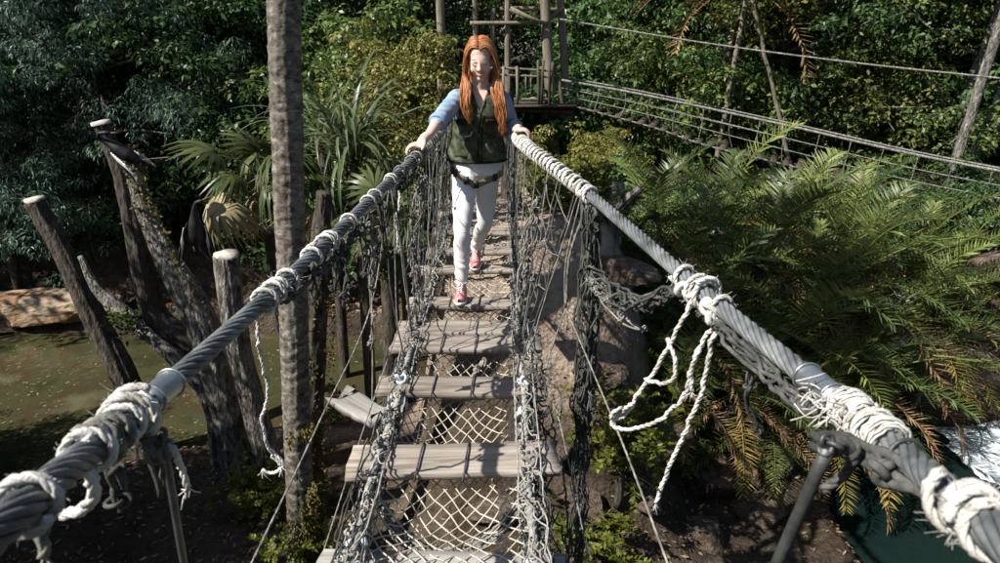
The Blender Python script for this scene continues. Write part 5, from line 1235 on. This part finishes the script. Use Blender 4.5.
zz = np.linspace(.927, .955, 4); G = np.stack([tsec(np.full(28, z), th, .014) for z in zz], 1); m = MB(); m.grid(G, True); m.build('waistband', M['white_jeans'], trousers)
m = MB(); fp = [tsec(np.array([z]), np.array([-1.50]), .0125)[0] for z in np.linspace(.925, .845, 7)]; m.tube(np.array(fp), .0028, 5); m.build('fly_seam', M['rubber'], trousers)
m = MB(); G = np.stack([tsec(np.full(6, z), np.linspace(-1.72, -1.40, 6), .0165) for z in (.918, .948)], 1); m.grid(G); m.build('waist_label', M['coral_pale'], trousers)

# climbing harness strap
def ribbon(pts_thz, off, w, name, mat, parent, nn=40):
    t = spline([(a, z, 0) for a, z in pts_thz], .04); G = []
    for a, z, _ in t: G.append([tsec(np.array([z + k]), np.array([a]), off)[0] for k in (-w / 2, 0, w / 2)])
    m = MB(); G = np.array(G); m.grid(G); cen = np.array([[np.interp(z, TZ[:, 0], TZ[:, 3]), np.interp(z, TZ[:, 0], TZ[:, 4]), z] for z in t[:, 1]]); 
    Gi = G.copy(); v = Gi[:, :, :2] - cen[:, None, :2]; Gi[:, :, :2] = cen[:, None, :2] + v * .965; m.grid(Gi); return m.build(name, M[mat], parent)
def strap(pts, w, name, mat, parent):
    q = spline(pts, .012); o = q - A3(-.15, 4.30, 0); o[:, 2] = 0; o /= np.linalg.norm(o, axis=1)[:, None]; h = A3(0, 0, w / 2); m = MB()
    G = np.stack([q - h, q - h + o * .005, q + h + o * .005, q + h, q - h], 1); m.grid(G); return m.build(name, M[mat], parent, smooth=False), q, o
SP = [A3(-.315, 4.36, .87), A3(-.325, 4.27, .868), A3(-.303, 4.172, .848), A3(-.25, 4.114, .815), A3(-.20, 4.108, .785), A3(-.155, 4.13, .760), A3(-.105, 4.195, .763), A3(-.05, 4.212, .785), A3(.012, 4.265, .808), A3(.02, 4.36, .82)]
hs, q, o = strap(SP, .040, 'harness_strap', 'strap_tan', person)
for x, w in ((-.300, .030), (-.276, .020), (-.215, .034), (-.155, .036), (-.035, .036)):
    i = int(np.argmin(np.abs(q[:, 0] - x) + (q[:, 1] > 4.3))); ang = math.atan2(o[i][1], o[i][0]) + math.pi / 2; m = MB(); m.box(q[i] + o[i] * .008, (w, .012, .048), Matrix.Rotation(ang, 3, 'Z')); m.build('buckle', M['black'], hs, smooth=False)

# denim shirt: body with an open neck, rolled sleeves, collar
def shell(zs, off, mask, name, mat, parent, thick=.006, nth=72, flare=None, wr=0.0):
    thh = np.linspace(0, 2 * np.pi, nth, endpoint=False); G = np.stack([tsec(np.full(nth, z), thh, off, flare) for z in zs], 1)
    if wr: G += wr * (np.sin(G[..., 2:] * 70 + G[..., :1] * 55) * np.array((.4, 1, 0)) + np.sin(G[..., :1] * 85 + G[..., 2:] * 28) * np.array((.3, 1, .2)))
    nv = len(zs); keep = lambda i, j: mask(G[i, j])
    q = [(i * nv + j, ((i + 1) % nth) * nv + j, ((i + 1) % nth) * nv + j + 1, i * nv + j + 1) for i in range(nth) for j in range(nv - 1) if mask((G[i, j] + G[(i + 1) % nth, j + 1]) / 2)]
    m = MB(); m.add(G.reshape(-1, 3), q); o = m.build(name, M[mat], parent); s = o.modifiers.new('thickness', 'SOLIDIFY'); s.thickness = thick; s.offset = 1; return o
NX = -.122
def vneck(p, z0, k): return p[1] < 4.23 and p[2] > z0 and abs(p[0] - NX) < (p[2] - z0) * k
shirt = shell(np.linspace(.93, 1.372, 100), .006, lambda p: not vneck(p, 1.215, .42), 'shirt', 'denim', person, .004, 160)
for nm, a, b, c, f in (('sleeve', shR, elR, wrR, .30), ('sleeve', shL, elL, wrL, .42)):
    m = MB(); e = b * (1 - f) + c * f; limb(m, [a + (0, 0, 0), a * .5 + b * .5, b, e], [.058, .053, .049, .047], 18, .012)
    o = fused(m, .0065, 'sleeve', 'denim', shirt, 3, lambda V: .004 * np.sin(V[:, 1] * 110 + V[:, 2] * 60) * np.sin(V[:, 0] * 50 + 1))
    d = (c - b) / np.linalg.norm(c - b); m = MB()
    for k in (-.020, -.008, .004): m.tube(ringpts(e + d * k, d, .046), .0095, 8, caps=False)
    m.build('rolled_cuff', M['denim'], shirt)
for s in (-1, 1):
    m = MB(); a = A3(NX + s * .052, 4.205, 1.385); G = np.array([[A3(NX + s * .050, 4.25, 1.385), A3(NX + s * .072, 4.25, 1.35)], [A3(NX + s * .058, 4.20, 1.382), A3(NX + s * .088, 4.185, 1.338)], [A3(NX + s * .048, 4.160, 1.350), A3(NX + s * .086, 4.128, 1.305)], [A3(NX + s * .034, 4.132, 1.310), A3(NX + s * .058, 4.108, 1.255)]])
    m.grid(G); o = m.build('collar', M['denim'], shirt); k = o.modifiers.new('thickness', 'SOLIDIFY'); k.thickness = .006
# vest
fl_ = lambda z: np.interp(z, [.89, .93, 1.0, 1.12, 1.3], [.010, .019, .022, .010, .002])
def vmask(p):
    if vneck(p, 1.205, .40): return False
    return not (p[2] > 1.165 and p[2] < 1.318 and abs(p[0] - NX) > .128)
vest = shell(np.linspace(.895, 1.345, 110), .014, vmask, 'vest', 'vest', person, .008, 180, fl_, .0035)
def neck_edge(z0, k, off, flare, r, name, mat, par):
    for s in (-1, 1):
        pts = []
        for z in np.linspace(z0, 1.338, 16):
            x = NX + s * (z - z0) * k; rx, ry, cx, cy = (np.interp(z, TZ[:, 0], TZ[:, j]) for j in (1, 2, 3, 4)); ex = off + (flare(z) if flare else 0)
            th_ = -math.acos(np.clip((x - cx) / (rx + ex), -1, 1)); pts.append(tsec(np.array([z]), np.array([th_]), off, flare)[0] + (0, -.002, 0))
        m = MB(); m.tube(spline(pts, .01), r, 8, ell=.8); m.build(name, M[mat], par)
neck_edge(1.205, .40, .020, fl_, .0085, 'neck_trim', 'vest', vest); neck_edge(1.215, .42, .008, None, .0055, 'neck_trim', 'denim', shirt)
def on_vest(a, z, off=.024): return tsec(np.array([z]), np.array([a]), off, fl_)[0]
m = MB(); q = np.array([on_vest(-1.52, z, .026) for z in np.linspace(.90, 1.205, 22)]); m.tube(q, .008, 6, ell=.6); m.build('zip', M['vest_dark'], vest)
m = MB(); q = np.array([on_vest(-1.40, z, .026) for z in np.linspace(.90, 1.20, 22)]); m.tube(q, .005, 6); m.build('placket_seam', M['vest_dark'], vest)
m = MB(); q = np.array([on_vest(a, .897, .020) for a in np.linspace(0, 2 * np.pi, 60)]); m.tube(q, .010, 6, caps=False); m.build('hem_band', M['vest_dark'], vest)
def pocket(a0, a1, z0, z1, flap):
    G = np.array([[on_vest(a, z, .032 - .010 * ((i in (0, 6)) or (j in (0, 6)))) for j, z in enumerate(np.linspace(z0, z1, 7))] for i, a in enumerate(np.linspace(a0, a1, 7))]); m = MB(); m.grid(G); o = m.build('pocket', M['vest'], vest); k = o.modifiers.new('thickness', 'SOLIDIFY'); k.thickness = .006
    if flap:
        G = np.array([[on_vest(a, z, .042 - .008 * (j == 3)) for j, z in enumerate(np.linspace(z1 - .03, z1 + .008, 4))] for a in np.linspace(a0 - .03, a1 + .03, 7)]); m = MB(); m.grid(G); f = m.build('pocket_flap', M['vest_dark'], o); k = f.modifiers.new('thickness', 'SOLIDIFY'); k.thickness = .005
pocket(-2.35, -1.72, 1.075, 1.165, True); pocket(-1.30, -.75, 1.075, 1.165, True); pocket(-2.45, -1.75, .925, 1.035, False); pocket(-1.28, -.70, .925, 1.035, False)
m = MB(); q = spline([on_vest(-2.25, 1.085, .048), on_vest(-2.15, 1.068, .050), on_vest(-1.95, 1.064, .050), on_vest(-1.80, 1.074, .048), on_vest(-1.76, 1.095, .046)], .01); m.tube(q, .0045, 6); m.build('pocket_trim', M['steel'], vest)

# trainers
def shoe(heel, toe, roll=0.0, name='shoe'):
    heel = A3(*heel); toe = A3(*toe); f = toe - heel; Lf = np.linalg.norm(f); f /= Lf; r_ = np.cross(f, A3(0, 0, 1)); r_ /= np.linalg.norm(r_); u = np.cross(r_, f)
    W = lambda a, b, c: heel + f * a * Lf + r_ * b + u * c
    t = np.linspace(0, 1, 13); hw = np.interp(t, [0, .08, .3, .5, .75, .92, 1], [.018, .031, .033, .034, .042, .033, .012]); ht = np.interp(t, [0, .1, .3, .45, .65, .85, 1], [.070, .088, .088, .080, .058, .044, .030])
    a = np.linspace(0, np.pi, 11); m = MB(); G = np.array([[W(x, w * math.cos(k) ** 1, .018 + h * math.sin(k) ** .8) for k in a] for x, w, h in zip(t, hw, ht)]); m.grid(G); up = m.build(name, M['coral'], person)
    m = MB(); b = np.linspace(0, 2 * np.pi, 16, endpoint=False); prof = [(0, 1.0), (.012, 1.06), (.022, 1.05), (.028, .98)]
    rows = []
    for i, (x, w) in enumerate(zip(t, hw)): rows.append([W(x * 1.03 - .015, s * w * 1.06 + 0, h) for s in (-1, 1) for h in (0.0, .020)])
    R_ = np.array(rows); v = R_.reshape(-1, 3); q = []
    for i in range(12):
        o_ = i * 4; p_ = o_ + 4; q += [(o_, o_ + 1, p_ + 1, p_), (o_ + 2, p_ + 2, p_ + 3, o_ + 3), (o_ + 1, o_ + 3, p_ + 3, p_ + 1), (o_, p_, p_ + 2, o_ + 2)]
    q += [(0, 2, 3, 1), (48, 49, 51, 50)]; m.add(v, q); m.build('sole', M['rubber'], up, smooth=False)
    m = MB()
    for k in range(5):
        x = .42 + .085 * k; h = np.interp(x, t, ht) + .019; w = .017
        for s in (-1, 1): m.tube(spline([W(x - .03, s * w, h - .006), W(x, 0, h + .006), W(x + .03, -s * w, h - .011)], .008), .0034, 5)
    m.build('laces', M['rubber'], up)
    m = MB(); G = np.array([[W(x, w * 1.03 * math.cos(k), .018 + h * 1.03 * math.sin(k) ** .8) for k in a] for x, w, h in zip(t[11:], hw[11:], ht[11:])]); m.grid(G); m.build('toe_cap', M['sneaker_toe'], up)
shoe((-.255, 4.135, .018), (-.262, 3.885, .018)); shoe((-.178, 4.795, .095), (-.188, 4.57, .020))
